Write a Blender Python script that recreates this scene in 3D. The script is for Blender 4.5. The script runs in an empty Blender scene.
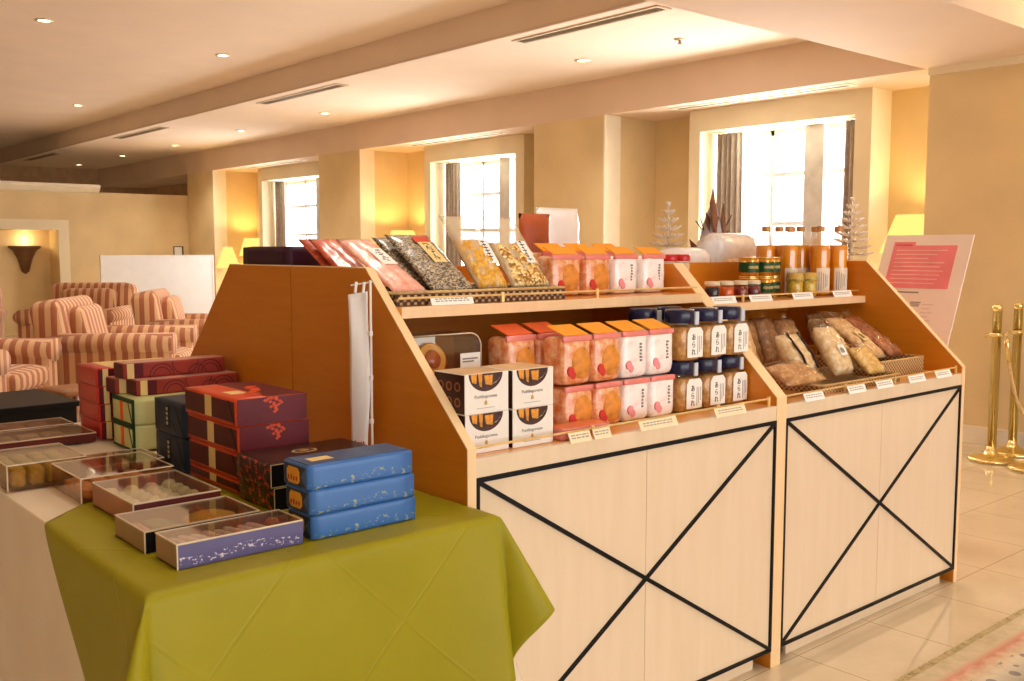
import bpy, bmesh, math, random
from mathutils import Vector, Matrix
R = math.radians
PI = math.pi
random.seed(7)
scene = bpy.context.scene
COL = scene.collection

# ------------------------------------------------------------------ materials
def lin(c):
    out = []
    for v in c:
        v = v / 255.0
        out.append(v / 12.92 if v <= 0.04045 else ((v + 0.055) / 1.055) ** 2.4)
    return (out[0], out[1], out[2], 1.0)

MATS = {}
class NT:
    """small node-tree builder"""
    def __init__(s, name):
        s.m = bpy.data.materials.new(name); s.m.use_nodes = True
        s.t = s.m.node_tree; s.t.nodes.clear()
        s.out = s.t.nodes.new('ShaderNodeOutputMaterial')
        s.tc = None
    def n(s, typ, **kw):
        nd = s.t.nodes.new(typ)
        for k, v in kw.items():
            if hasattr(nd, k): setattr(nd, k, v)
        return nd
    def l(s, a, b): s.t.links.new(a, b)
    def coord(s, which='Object'):
        if s.tc is None: s.tc = s.n('ShaderNodeTexCoord')
        return s.tc.outputs[which]
    def mapped(s, scale=(1, 1, 1), rot=(0, 0, 0), which='Object', loc=(0, 0, 0)):
        mp = s.n('ShaderNodeMapping'); mp.inputs['Scale'].default_value = scale
        mp.inputs['Rotation'].default_value = rot; mp.inputs['Location'].default_value = loc
        s.l(s.coord(which), mp.inputs['Vector']); return mp.outputs['Vector']
    def noise(s, vec, scale, detail=3, rough=.5):
        nd = s.n('ShaderNodeTexNoise'); nd.inputs['Scale'].default_value = scale
        nd.inputs['Detail'].default_value = detail; nd.inputs['Roughness'].default_value = rough
        s.l(vec, nd.inputs['Vector']); return nd.outputs['Fac']
    def ramp(s, fac, stops, interp='LINEAR'):
        nd = s.n('ShaderNodeValToRGB'); cr = nd.color_ramp; cr.interpolation = interp
        while len(cr.elements) < len(stops): cr.elements.new(.5)
        for e, (p, c) in zip(cr.elements, stops): e.position = p; e.color = c if len(c) == 4 else lin(c)
        s.l(fac, nd.inputs['Fac']); return nd.outputs['Color']
    def mix(s, fac, a, b):
        nd = s.n('ShaderNodeMix'); nd.data_type = 'RGBA'
        for sock, v in ((nd.inputs[0], fac), (nd.inputs[6], a), (nd.inputs[7], b)):
            if isinstance(v, (int, float)): sock.default_value = v
            elif isinstance(v, tuple): sock.default_value = v if len(v) == 4 else lin(v)
            else: s.l(v, sock)
        return nd.outputs[2]
    def math(s, op, a, b=0.0):
        nd = s.n('ShaderNodeMath'); nd.operation = op
        for sock, v in ((nd.inputs[0], a), (nd.inputs[1], b)):
            if isinstance(v, (int, float)): sock.default_value = v
            else: s.l(v, sock)
        return nd.outputs[0]
    def xyz(s, vec):
        nd = s.n('ShaderNodeSeparateXYZ'); s.l(vec, nd.inputs[0]); return nd.outputs
    def bsdf(s, col, rough=.5, metal=0., spec=.5, bump=None, bstr=.2, bdist=.01, coat=0., sheen=0.):
        b = s.n('ShaderNodeBsdfPrincipled')
        if isinstance(col, tuple): b.inputs['Base Color'].default_value = col if len(col) == 4 else lin(col)
        else: s.l(col, b.inputs['Base Color'])
        if isinstance(rough, (int, float)): b.inputs['Roughness'].default_value = rough
        else: s.l(rough, b.inputs['Roughness'])
        b.inputs['Metallic'].default_value = metal
        b.inputs['Specular IOR Level'].default_value = spec
        b.inputs['Coat Weight'].default_value = coat
        b.inputs['Coat Roughness'].default_value = .12
        b.inputs['Sheen Weight'].default_value = sheen
        if bump is not None:
            bp = s.n('ShaderNodeBump'); bp.inputs['Strength'].default_value = bstr
            bp.inputs['Distance'].default_value = bdist
            s.l(bump, bp.inputs['Height']); s.l(bp.outputs['Normal'], b.inputs['Normal'])
        s.l(b.outputs[0], s.out.inputs['Surface']); s.b = b
        return s.m

def mat(name, c, rough=.5, metal=0., noise=0.06, nscale=8., spec=.28, coat=0., bump=0., bscale=60.):
    """plain surface with a faint procedural mottle"""
    if name in MATS: return MATS[name]
    t = NT(name)
    fac = t.noise(t.coord(), nscale)
    dark = tuple(max(0, v * (1 - noise)) for v in c); lite = tuple(min(255, v * (1 + noise)) for v in c)
    col = t.ramp(fac, [(.3, dark), (.7, lite)])
    bp = t.noise(t.coord(), bscale, 2) if bump else None
    m = t.bsdf(col, rough, metal, spec, bp, bump, .004, coat)
    MATS[name] = m
    return m

def speckle(name, stops, scale=60., rough=.35, coat=.0, voronoi=False, bump=.3):
    if name in MATS: return MATS[name]
    t = NT(name)
    if voronoi:
        v = t.n('ShaderNodeTexVoronoi'); v.inputs['Scale'].default_value = scale; t.l(t.coord(), v.inputs['Vector'])
        f = t.xyz(v.outputs['Color'])[0]
    else:
        f = t.noise(t.coord(), scale, 4, .65)
    col = t.ramp(f, stops)
    MATS[name] = t.bsdf(col, rough, bump=f, bstr=bump, bdist=.004, coat=coat)
    return MATS[name]

def glass(name, tint=(255, 255, 255), amount=.12, rough=.03):
    """thin clear film or glass: mostly transparent with a glossy sheen"""
    if name in MATS: return MATS[name]
    t = NT(name)
    tr = t.n('ShaderNodeBsdfTransparent'); tr.inputs['Color'].default_value = lin(tint)
    gl = t.n('ShaderNodeBsdfGlossy'); gl.inputs['Roughness'].default_value = rough
    lw = t.n('ShaderNodeLayerWeight'); lw.inputs['Blend'].default_value = .5
    add = t.math('MULTIPLY', t.math('ADD', t.math('MULTIPLY', t.math('POWER', lw.outputs['Facing'], 4.), .75), amount), .8)
    ms = t.n('ShaderNodeMixShader'); t.l(add, ms.inputs[0]); t.l(tr.outputs[0], ms.inputs[1]); t.l(gl.outputs[0], ms.inputs[2])
    t.l(ms.outputs[0], t.out.inputs['Surface'])
    MATS[name] = t.m
    return t.m

def emit(name, c, strength):
    if name in MATS: return MATS[name]
    t = NT(name)
    e = t.n('ShaderNodeEmission'); e.inputs['Color'].default_value = lin(c); e.inputs['Strength'].default_value = strength
    t.l(e.outputs[0], t.out.inputs['Surface']); MATS[name] = t.m
    return t.m

def wood(name, a, b, rough=.4, grain=(1.2, 1.2, 14), coat=.1):
    if name in MATS: return MATS[name]
    t = NT(name)
    f = t.noise(t.mapped(grain), 3.0, 5, .6)
    col = t.ramp(f, [(.3, a), (.7, b)])
    MATS[name] = t.bsdf(col, rough, coat=coat, bump=f, bstr=.04, bdist=.002)
    return MATS[name]

def striped(name, a, b, period):
    """upholstery stripes running down every side"""
    t = NT(name)
    p = t.xyz(t.coord('Object')); nn = t.xyz(t.coord('Normal'))
    ax = t.math('ABSOLUTE', nn[0]); ay = t.math('ABSOLUTE', nn[1])
    side = t.math('GREATER_THAN', ax, t.math('ADD', ay, .15))
    co = t.math('ADD', t.math('MULTIPLY', side, p[1]), t.math('MULTIPLY', t.math('SUBTRACT', 1., side), p[0]))
    s = t.math('FRACT', t.math('DIVIDE', t.math('ADD', co, 10.), period))
    col = t.ramp(s, [(0, a), (.46, a), (.5, b), (.96, b), (1., a)])
    fine = t.noise(t.coord(), 90., 2)
    MATS[name] = t.bsdf(col, .85, bump=fine, bstr=.15, bdist=.003, sheen=.2)
    return MATS[name]

def petals(name, ground, bits, scale, thr=.62, band=None, rough=.35, coat=.2):
    """printed paper: small flecks on a plain ground, optionally kept to a wavy band (zmin, zmax)"""
    if name in MATS: return MATS[name]
    t = NT(name)
    f = t.noise(t.mapped((1, 1, 1.3)), scale, 4, .7)
    m = t.math('GREATER_THAN', f, thr)
    if band:
        p = t.xyz(t.coord())
        w = t.math('MULTIPLY', t.math('SINE', t.math('MULTIPLY', p[0], band[2])), band[3])
        z = t.math('ADD', p[2], w)
        m = t.math('MULTIPLY', m, t.math('MULTIPLY', t.math('GREATER_THAN', z, band[0]), t.math('LESS_THAN', z, band[1])))
    col = t.mix(m, ground, bits)
    MATS[name] = t.bsdf(col, rough, coat=coat)
    return MATS[name]

# ------------------------------------------------------------------ geometry helpers
def NB(): return bmesh.new()

def abox(bm, x0, x1, y0, y1, z0, z1, M=None):
    vs = [bm.verts.new((x, y, z)) for z in (z0, z1) for y in (y0, y1) for x in (x0, x1)]
    for f in ((0, 2, 3, 1), (4, 5, 7, 6), (0, 1, 5, 4), (2, 6, 7, 3), (0, 4, 6, 2), (1, 3, 7, 5)):
        bm.faces.new([vs[i] for i in f])
    if M is not None:
        for v in vs: v.co = M @ v.co
    return bm

def prism(bm, pts, axis, a, b):
    """polygon pts (2-D) extruded along axis ('x','y','z') from a to b"""
    def P(p, h):
        if axis == 'x': return (h, p[0], p[1])
        if axis == 'y': return (p[0], h, p[1])
        return (p[0], p[1], h)
    lo = [bm.verts.new(P(p, a)) for p in pts]; hi = [bm.verts.new(P(p, b)) for p in pts]
    n = len(pts)
    bm.faces.new(lo[::-1]); bm.faces.new(hi)
    for i in range(n): bm.faces.new((lo[i], lo[(i + 1) % n], hi[(i + 1) % n], hi[i]))
    return bm

def lathe(bm, prof, n=20, cx=0, cy=0, cap=True, sx=1., sy=1.):
    rings = []
    for r, z in prof:
        rings.append([bm.verts.new((cx + sx * r * math.cos(2 * PI * k / n), cy + sy * r * math.sin(2 * PI * k / n), z)) for k in range(n)])
    for a, b in zip(rings, rings[1:]):
        for k in range(n): bm.faces.new((a[k], a[(k + 1) % n], b[(k + 1) % n], b[k]))
    if cap:
        if prof[0][0] > 1e-5: bm.faces.new(rings[0][::-1])
        if prof[-1][0] > 1e-5: bm.faces.new(rings[-1])
    return bm

def tube(bm, pts, r, n=8, cap=True):
    pts = [Vector(p) for p in pts]
    rs = r if isinstance(r, (list, tuple)) else [r] * len(pts)
    rings = []; up = Vector((0, 0, 1))
    for i, p in enumerate(pts):
        d = (pts[min(i + 1, len(pts) - 1)] - pts[max(i - 1, 0)]).normalized()
        u = up if abs(d.dot(up)) < .95 else Vector((1, 0, 0))
        a = d.cross(u).normalized(); b = d.cross(a).normalized()
        rings.append([bm.verts.new(p + rs[i] * (math.cos(2 * PI * k / n) * a + math.sin(2 * PI * k / n) * b)) for k in range(n)])
    for A, Bq in zip(rings, rings[1:]):
        for k in range(n): bm.faces.new((A[k], A[(k + 1) % n], Bq[(k + 1) % n], Bq[k]))
    if cap: bm.faces.new(rings[0][::-1]); bm.faces.new(rings[-1])
    return bm

def rbox(bm, x0, x1, y0, y1, z0, z1, r, cuts=3, wob=0., M=None, seed=0):
    """box with rounded edges, optional soft wobble (cushions, bags)"""
    t = bmesh.new(); bmesh.ops.create_cube(t, size=2.0)
    bmesh.ops.subdivide_edges(t, edges=t.edges[:], cuts=cuts, use_grid_fill=True)
    hx, hy, hz = (x1 - x0) / 2, (y1 - y0) / 2, (z1 - z0) / 2
    c = Vector(((x0 + x1) / 2, (y0 + y1) / 2, (z0 + z1) / 2))
    r = min(r, hx * .999, hy * .999, hz * .999)
    rnd = random.Random(seed)
    idx = {}
    for v in t.verts:
        q = Vector((v.co.x, v.co.y, v.co.z))
        # push grid lines toward the edges so that rounding has vertices to use
        q = Vector([math.copysign(abs(a) ** .6, a) for a in q])
        w = Vector((q.x * hx, q.y * hy, q.z * hz))
        inn = Vector((max(-(hx - r), min(hx - r, w.x)), max(-(hy - r), min(hy - r, w.y)), max(-(hz - r), min(hz - r, w.z))))
        d = w - inn
        if d.length > 1e-9: w = inn + d.normalized() * r
        if wob: w += Vector((rnd.uniform(-1, 1), rnd.uniform(-1, 1), rnd.uniform(-1, 1) if abs(v.co.z) < .99 else 0)) * wob
        w += c
        if M is not None: w = M @ w
        idx[v] = bm.verts.new(w)
    for f in t.faces: bm.faces.new([idx[v] for v in f.verts])
    t.free(); return bm

def pillow(bm, w, h, th, nx=10, nz=10, wr=.0, seed=1, flat=.5, M=None):
    """sealed pouch standing in x-z, thickness along y; front is -y; base at z=0"""
    rnd = random.Random(seed)
    ph = [rnd.uniform(0, 6.28) for _ in range(6)]
    F = []; Bk = []
    for j in range(nz + 1):
        rowF = []; rowB = []
        v = -1 + 2 * j / nz
        for i in range(nx + 1):
            u = -1 + 2 * i / nx
            t = max(0., (1 - abs(u) ** 3)) ** flat * max(0., (1 - abs(v) ** 4)) ** flat
            wv = wr * (math.sin(9 * u + ph[0] + 3 * v) + math.sin(13 * v + ph[1] - 4 * u) + .6 * math.sin(21 * u + 17 * v + ph[2]))
            x = u * w / 2 * (1 - .03 * (1 - v * v)) ; z = (v + 1) / 2 * h
            yF = -(t * th / 2) + wv * t; yB = t * th / 2 + wv * t * .6
            edge = i in (0, nx) or j in (0, nz)
            p = Vector((x, yF if not edge else 0, z)); q = Vector((x, yB, z))
            if M is not None: p = M @ p; q = M @ q
            a = bm.verts.new(p); rowF.append(a)
            rowB.append(a if edge else bm.verts.new(q))
        F.append(rowF); Bk.append(rowB)
    for j in range(nz):
        for i in range(nx):
            bm.faces.new((F[j][i], F[j][i + 1], F[j + 1][i + 1], F[j + 1][i]))
            k = (Bk[j][i], Bk[j + 1][i], Bk[j + 1][i + 1], Bk[j][i + 1])
            if len(set(k)) == 4:
                try: bm.faces.new(k)
                except ValueError: pass
    return bm

def obj(name, bm, m, parent=None, smooth=False, bevel=0., seg=2, loc=None, rot=None):
    me = bpy.data.meshes.new(name)
    bmesh.ops.recalc_face_normals(bm, faces=bm.faces[:])
    bm.to_mesh(me); bm.free()
    o = bpy.data.objects.new(name, me); COL.objects.link(o)
    if m is not None: me.materials.append(m)
    if smooth:
        for p in me.polygons: p.use_smooth = True
    if bevel:
        b = o.modifiers.new('bevel', 'BEVEL'); b.width = bevel; b.segments = seg; b.limit_method = 'ANGLE'; b.angle_limit = R(40)
    if parent is not None: o.parent = parent
    if loc is not None: o.location = loc
    if rot is not None: o.rotation_euler = rot
    return o

def tag(o, label, cat, group=None, kind=None):
    o['label'] = label; o['category'] = cat
    if group: o['group'] = group
    if kind: o['kind'] = kind
    return o

def thing(name, label, cat, loc=(0, 0, 0), rz=0., group=None, rot=None):
    o = bpy.data.objects.new(name, None); COL.objects.link(o)
    o.empty_display_size = .05
    o.location = loc; o.rotation_euler = rot if rot else (0, 0, rz)
    return tag(o, label, cat, group)

def dup(root, loc, rz=None, label=None, rot=None):
    r = root.copy(); COL.objects.link(r); r.location = loc
    if rz is not None: r.rotation_euler = (0, 0, rz)
    if rot is not None: r.rotation_euler = rot
    if label: r['label'] = label
    for ch in list(root.children):
        c = ch.copy(); COL.objects.link(c); c.parent = r
        for g in list(ch.children):
            d = g.copy(); COL.objects.link(d); d.parent = c
    return r

def struct(name, bm, m, parent=None, **kw):
    o = obj(name, bm, m, parent, **kw)
    if parent is None: o['kind'] = 'structure'
    return o

def text(name, s, size, m, parent, loc, rot, align='CENTER', depth=.0004, sx=1.):
    cu = bpy.data.curves.new(name, 'FONT'); cu.body = s; cu.size = size; cu.align_x = align; cu.align_y = 'CENTER'
    cu.extrude = depth; cu.resolution_u = 2
    tmp = bpy.data.objects.new(name + '_src', cu); COL.objects.link(tmp)
    dg = bpy.context.evaluated_depsgraph_get()
    me = bpy.data.meshes.new_from_object(tmp.evaluated_get(dg))
    COL.objects.unlink(tmp); bpy.data.objects.remove(tmp); bpy.data.curves.remove(cu)
    me.name = name
    for v in me.vertices: v.co.x *= sx
    me.materials.clear(); me.materials.append(m)
    o = bpy.data.objects.new(name, me); COL.objects.link(o)
    o.parent = parent; o.location = loc; o.rotation_euler = rot
    return o

FRONT = (R(90), 0, 0)            # lettering that faces -y
LEFT = (R(90), 0, R(-90))        # lettering that faces -x

# ------------------------------------------------------------------ palette
M_WALL = mat('plaster_beige', (224, 199, 152), .8, noise=.035, nscale=1.6, bump=.08, bscale=18)
M_WALL_L = mat('plaster_cream', (236, 222, 190), .75, noise=.02, nscale=2)
M_TRIM = mat('cream_trim_paint', (240, 229, 205), .5, noise=.015)
M_CEIL = mat('ceiling_paint', (238, 219, 200), .85, noise=.012, nscale=2)
M_SOFF = mat('soffit_paint', (228, 203, 180), .85, noise=.012, nscale=2)
M_FARW = mat('far_wall_brown', (204, 172, 136), .8, noise=.05)
M_ORANGE = wood('orange_maple_veneer', (206, 122, 20), (214, 132, 28), .38)
M_EDGE = wood('pale_maple_edge', (240, 206, 156), (246, 214, 168), .35, (14, 1, 1))
M_DOOR = wood('pale_maple_laminate', (228, 206, 174), (234, 213, 184), .28, (8, 8, .8))
M_BLACK = mat('black_lacquer', (12, 9, 12), .45, noise=.1, spec=.2)
M_BRASS = mat('polished_brass', (248, 228, 164), .18, 1., noise=.04)
M_BRASSR = mat('brass_rail', (244, 218, 156), .35, .7, noise=.05)
M_WHITE = mat('white_card', (246, 243, 236), .5, noise=.01)
M_INK = mat('black_ink', (38, 34, 40), .7, noise=.05)
M_GREYINK = mat('grey_ink', (140, 130, 122), .7, noise=.05)
M_STEEL = mat('brushed_grey_steel', (150, 140, 128), .35, .8, noise=.05)
M_CLEAR = glass('clear_film', amount=.06)
M_GLASS = glass('clear_glass', amount=.05, rough=.01)
M_WICKER = None

# ------------------------------------------------------------------ room (x runs along the cabinet fronts to the window wall, y along the window wall)
XS = 7.317      # face of columns and soffit
def wall_quad(x0, x1, y0, y1, z0, z1): return abox(NB(), x0, x1, y0, y1, z0, z1)

# floor: polished beige marble tiles
def floor_mat():
    t = NT('polished_beige_marble')
    br = t.n('ShaderNodeTexBrick'); br.offset = 0.0; br.squash = 1.0
    br.inputs['Scale'].default_value = 1.0; br.inputs['Brick Width'].default_value = .487; br.inputs['Row Height'].default_value = .487
    br.inputs['Mortar Size'].default_value = .0022; br.inputs['Mortar Smooth'].default_value = .1
    br.inputs['Color1'].default_value = (.42, .42, .42, 1); br.inputs['Color2'].default_value = (.58, .58, .58, 1)
    br.inputs['Mortar'].default_value = (0, 0, 0, 1)
    t.l(t.mapped((1, 1, 1), loc=(-.055, .05, 0)), br.inputs['Vector'])
    n = t.noise(t.coord(), 2.4, 6, .65)
    base = t.ramp(n, [(.25, (212, 194, 162)), (.5, (224, 207, 176)), (.75, (234, 219, 190))])
    tint = t.mix(.12, base, br.outputs['Color'])
    col = t.mix(br.outputs['Fac'], tint, (176, 146, 108))
    return t.bsdf(col, .07, spec=.75)
struct('floor', wall_quad(-7, 9.4, -6, 22.6, -.1, 0), floor_mat())

# ceilings
struct('ceiling', wall_quad(-7, 5.32, 3.717, 22.3, 3.415, 3.6), M_CEIL)
struct('ceiling_window_side', wall_quad(5.32, XS, 3.717, 22.3, 3.15, 3.6), M_CEIL)
struct('ceiling_low_drop', wall_quad(-1.0, XS, 2.65, 3.717, 2.785, 3.6), M_CEIL)
struct('ceiling_near', wall_quad(-7, XS + .3, -6, 2.65, 3.2, 3.6), M_CEIL)
struct('ceiling_left', wall_quad(-7, -1.0, 2.65, 3.717, 3.2, 3.6), M_CEIL)
# beam face between the two ceiling levels
# (the step itself is the side of ceiling_window_side; a slim cornice strip finishes its lower edge)
struct('trim_beam', wall_quad(5.312, 5.33, 3.717, 22.2, 3.15, 3.17), M_SOFF)
# soffit over the columns and the window recesses
struct('wall_soffit', wall_quad(XS, 8.3, 3.68, 22.3, 2.785, 3.6), M_SOFF)
# recess back wall, columns, right wall
struct('wall_right', wall_quad(XS, XS + .35, -6, 3.68, 0, 3.6), M_WALL)
for i, (a, b) in enumerate(((7.054, 8.114), (11.647, 12.754), (16.34, 17.44))):
    struct('wall_column_%d' % (i + 1), wall_quad(XS, 8.3, a, b, 0, 2.785), M_WALL)
RECESS = ((3.68, 7.054, 4.40, 6.34), (8.114, 11.647, 8.80, 10.80), (12.754, 16.34, 13.40, 15.60))
XB, XP = 8.10, 7.78
for i, (a, b, p, q) in enumerate(RECESS):
    # back wall either side of the projecting window surround
    struct('wall_recess_%d' % (2 * i + 1), wall_quad(XB, 8.3, a, p, 0, 2.785), M_WALL)
    struct('wall_recess_%d' % (2 * i + 2), wall_quad(XB, 8.3, q, b, 0, 2.785), M_WALL)
    o0, o1 = p + .155, q - .135
    zh, zs = 2.575, .75
    bm = NB()
    abox(bm, XP, 8.3, p, o0, 0, 2.785); abox(bm, XP, 8.3, o1, q, 0, 2.785)
    abox(bm, XP, 8.3, o0, o1, zh, 2.785); abox(bm, XP, 8.3, o0, o1, 0, zs)
    struct('wall_window_surround_%d' % (i + 1), bm, M_WALL_L)
    struct('trim_%d' % (i + 1), abox(NB(), XS - .012, XS + .22, b - .02, b - .0005, 0, 2.7845), M_TRIM)  # pale corner moulding; its tone paints the lit end of the recess side
    # window: frame, central pier, muntins, panes, sill
    w = NB(); xg = 8.22
    abox(w, xg, xg + .05, o0, o0 + .05, zs, zh); abox(w, xg, xg + .05, o1 - .05, o1, zs, zh)
    abox(w, xg, xg + .05, o0, o1, zs, zs + .06); abox(w, xg, xg + .05, o0, o1, zh - .05, zh)
    fr = struct('window_%d' % (i + 1), w, M_TRIM)
    cy = o0 + .60
    obj('mullion', abox(NB(), xg - .10, xg + .04, cy - .10, cy + .10, zs, zh), mat('grey_mullion_paint', (196, 190, 186), .6), fr)
    mu = NB()
    for zz in (1.20, 1.68, 2.15): abox(mu, xg + .002, xg + .028, o0, o1, zz - .02, zz + .02)
    for yy in ((o0 + cy) / 2 - .02, cy + .10 + (o1 - cy) * .40): abox(mu, xg, xg + .03, yy - .02, yy + .02, zs, zh)
    obj('muntins', mu, mat('pale_muntin_paint', (205, 203, 205), .6), fr)
    obj('pane', abox(NB(), xg + .012, xg + .016, o0, o1, zs, zh), M_GLASS, fr)
    obj('sill', abox(NB(), XP - .03, xg, o0, o1, zs - .03, zs), M_TRIM, fr)
    # air slot in the recess ceiling
    s = thing('air_slot', ['long slim air slot in the ceiling above the right-hand window', 'long slim air slot in the ceiling above the middle window',
                           'long slim air slot in the ceiling above the far left window'][i], 'vent', (7.52, (p + q) / 2, 2.785), group='air slots above the windows')
    sb = NB(); abox(sb, -.07, .07, -.95, .95, -.008, 0)
    obj('frame', sb, M_TRIM, s)
    obj('slot', abox(NB(), -.025, .025, -.9, .9, -.0105, -.0082), mat('slot_dark', (120, 108, 92), .7), s)

# end of the room: partition with moulding and a niche, far wall behind it
bm = NB()
YP = 17.46
n0, n1, nz = 3.6, 5.08, 1.755
abox(bm, -7, n0, YP, YP + .5, 0, 2.40); abox(bm, n1, XS + .2, YP, YP + .5, 0, 2.40)
abox(bm, n0, n1, YP, YP + .5, nz, 2.40)
struct('wall_partition', bm, M_WALL)
struct('wall_niche_back', abox(NB(), n0 - .1, n1 + .1, YP + .5, YP + .56, 0, 2.0), M_WALL)
bm = NB(); prism(bm, [(YP - .0, 2.38), (YP - .06, 2.40), (YP - .14, 2.47), (YP - .14, 2.52), (YP + .3, 2.52), (YP + .3, 2.40)], 'x', -7, 5.75)
struct('trim_crown', bm, M_TRIM)
bm = NB(); abox(bm, n1 + .002, n1 + .17, YP - .02, YP, 0, nz + .17); abox(bm, n0, n1 + .002, YP - .02, YP, nz + .002, nz + .17)
struct('trim_niche', bm, M_WALL_L)
struct('wall_far', wall_quad(-7, 9, 22.2, 22.5, 0, 3.6), M_FARW)
struct('wall_beyond', wall_quad(8.3, 8.6, 17.44, 22.3, 0, 3.6), M_FARW)
struct('wall_left', wall_quad(-7.2, -7, -6, 22.5, 0, 3.6), M_WALL)
struct('baseboard_right', abox(NB(), XS - .018, XS, -6, 3.68, 0, .13), M_TRIM)
struct('trim_right_crown', abox(NB(), XS - .025, XS, -6, 3.68, 2.73, 2.785), M_WALL_L)
# the room behind the camera ends in a wall with a wide glazed entrance
bm = NB(); abox(bm, -7, -3.2, -6.2, -6, 0, 3.6); abox(bm, 7.0, XS + .4, -6.2, -6, 0, 3.6); abox(bm, -3.2, 7.0, -6.2, -6, 3.0, 3.6)
struct('wall_entrance', bm, M_WALL)

# curtains: pleated grey drapes inside each window opening, sheers behind
def curtain(name, label, y0, y1, x, z0, z1, m, amp, waves, group):
    bm = NB(); n = waves * 8; A = []
    for zz, k in ((z0, 1.06), (z0 + (z1 - z0) * .35, .98), (z1, .9)):
        row = []
        for i in range(n + 1):
            f = i / n; c = (y0 + y1) / 2
            row.append((x + amp * math.sin(2 * PI * waves * f) + .3 * amp * math.sin(5.1 * PI * f), c + (y0 + (y1 - y0) * f - c) * k, zz))
        A.append(row)
    fr = [[bm.verts.new(p) for p in row] for row in A]
    bk = [[bm.verts.new((p[0] + .008, p[1], p[2])) for p in row] for row in A]
    for S in (fr, bk):
        for a, b in zip(S, S[1:]):
            for i in range(n): bm.faces.new((a[i], a[i + 1], b[i + 1], b[i]))
    for i in range(n):
        bm.faces.new((fr[0][i], fr[0][i + 1], bk[0][i + 1], bk[0][i])); bm.faces.new((fr[-1][i], fr[-1][i + 1], bk[-1][i + 1], bk[-1][i]))
    return tag(obj(name, bm, m, smooth=True), label, 'curtain', group)
M_CURT = mat('grey_taupe_curtain', (176, 162, 152), .9, noise=.06, nscale=20)
wn = ('right-hand window', 'middle window', 'far left window')
for i, (a, b, p, q) in enumerate(RECESS):
    o0, o1 = p + .155, q - .135
    curtain('curtain', 'pleated grey curtain at the left side of the ' + wn[i], o1 - .33, o1 - .01, 8.03, .77, 2.57, M_CURT, .03, 5, 'grey window curtains')
    curtain('curtain', 'pleated grey curtain at the right side of the ' + wn[i], o0 + .01, o0 + .24, 8.03, .77, 2.57, M_CURT, .03, 4, 'grey window curtains')

# ------------------------------------------------------------------ ceiling fittings
M_BULB = emit('downlight_glow', (255, 240, 205), 9.0)
def downlight(x, y, z, label, r=.055):
    t = thing('downlight', label, 'ceiling light', (x, y, z), group='recessed downlights')
    obj('ring', lathe(NB(), [(r * .95, -.001), (r * 1.35, -.001), (r * 1.4, -.006), (r * .95, -.01)], 24, cap=False), M_TRIM, t, True)
    obj('lamp', lathe(NB(), [(r * .95, -.004), (r * .5, -.007), (.0001, -.008)], 24, cap=False), M_BULB, t, True)
    return t
def spot(x, y, z, power, size=R(120), blend=.8, tgt=None, col=(1, .90, .76)):
    l = bpy.data.lights.new('downlight_and_fill_beam', 'SPOT'); l.energy = power; l.spot_size = size; l.spot_blend = blend; l.color = col; l.shadow_soft_size = .06
    o = bpy.data.objects.new('downlight_and_fill_beam', l); COL.objects.link(o); o.location = (x, y, z)
    if tgt:
        o.rotation_euler = (Vector(tgt) - Vector((x, y, z))).to_track_quat('-Z', 'Y').to_euler()
    return o
for x, y, lab in ((2.666, 9.305, 'recessed downlight at the top left corner of the main ceiling'),
                  (4.511, 9.758, 'recessed downlight in the middle of the main ceiling, nearest the beam'),
                  (4.518, 14.392, 'recessed downlight far back in the main ceiling, above the armchairs'),
                  (3.313, 7.70, 'recessed downlight cut by the top edge of the photo')):
    downlight(x, y, 3.415, lab); spot(x, y, 3.39, 40)
for k, (x, y, lab) in enumerate(((6.49, 6.533, 'recessed downlight in the window-side ceiling, nearest the sprinkler'),
                  (6.501, 11.153, 'second recessed downlight of the window-side row, counted from the right'),
                  (6.521, 13.572, 'third recessed downlight of the window-side row, counted from the right'),
                  (6.586, 16.151, 'fourth recessed downlight of the window-side row, counted from the right'),
                  (6.581, 18.571, 'fifth recessed downlight of the window-side row, above the partition'),
                  (6.599, 21.103, 'farthest recessed downlight of the window-side row, far left'))):
    downlight(x, y, 3.15, lab); spot(x, y, 3.12, 45)
t = thing('ceiling_sprinkler', 'small round sprinkler head in the ceiling right of the downlights', 'sprinkler', (6.454, 5.374, 3.15))
obj('plate', lathe(NB(), [(.05, 0), (.05, -.006), (.02, -.012), (.0001, -.012)], 20), M_TRIM, t, True)
obj('head', lathe(NB(), [(.012, -.012), (.012, -.035), (.022, -.037), (.022, -.04), (.0001, -.042)], 16), M_STEEL, t)
for y0, y1, lab in ((4.74, 6.32, 'slot air vent along the beam, nearest one at the top'), (9.10, 10.92, 'slot air vent along the beam, second from the right'),
                    (13.9, 15.74, 'slot air vent along the beam, third from the right'), (18.82, 20.73, 'slot air vent along the beam, farthest at the left')):
    v = thing('ceiling_vent', lab, 'vent', (5.52, (y0 + y1) / 2, 3.15), group='slot vents beside the beam')
    L = (y1 - y0) / 2
    f = NB(); abox(f, -.075, -.05, -L, L, -.01, 0); abox(f, .05, .075, -L, L, -.01, 0); abox(f, -.05, .05, -L, -L + .03, -.01, 0); abox(f, -.05, .05, L - .03, L, -.01, 0)
    obj('frame', f, mat('vent_frame_paint', (214, 196, 172), .6), v)
    obj('backing', abox(NB(), -.05, .05, -L + .03, L - .03, -.003, 0), mat('vent_dark', (70, 58, 46), .8), v)
    for xx in (-.028, 0, .028):
        obj('slat', abox(NB(), xx - .004, xx + .004, -L + .03, L - .03, -.009, -.003), mat('vent_slat', (150, 132, 108), .5), v)

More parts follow.
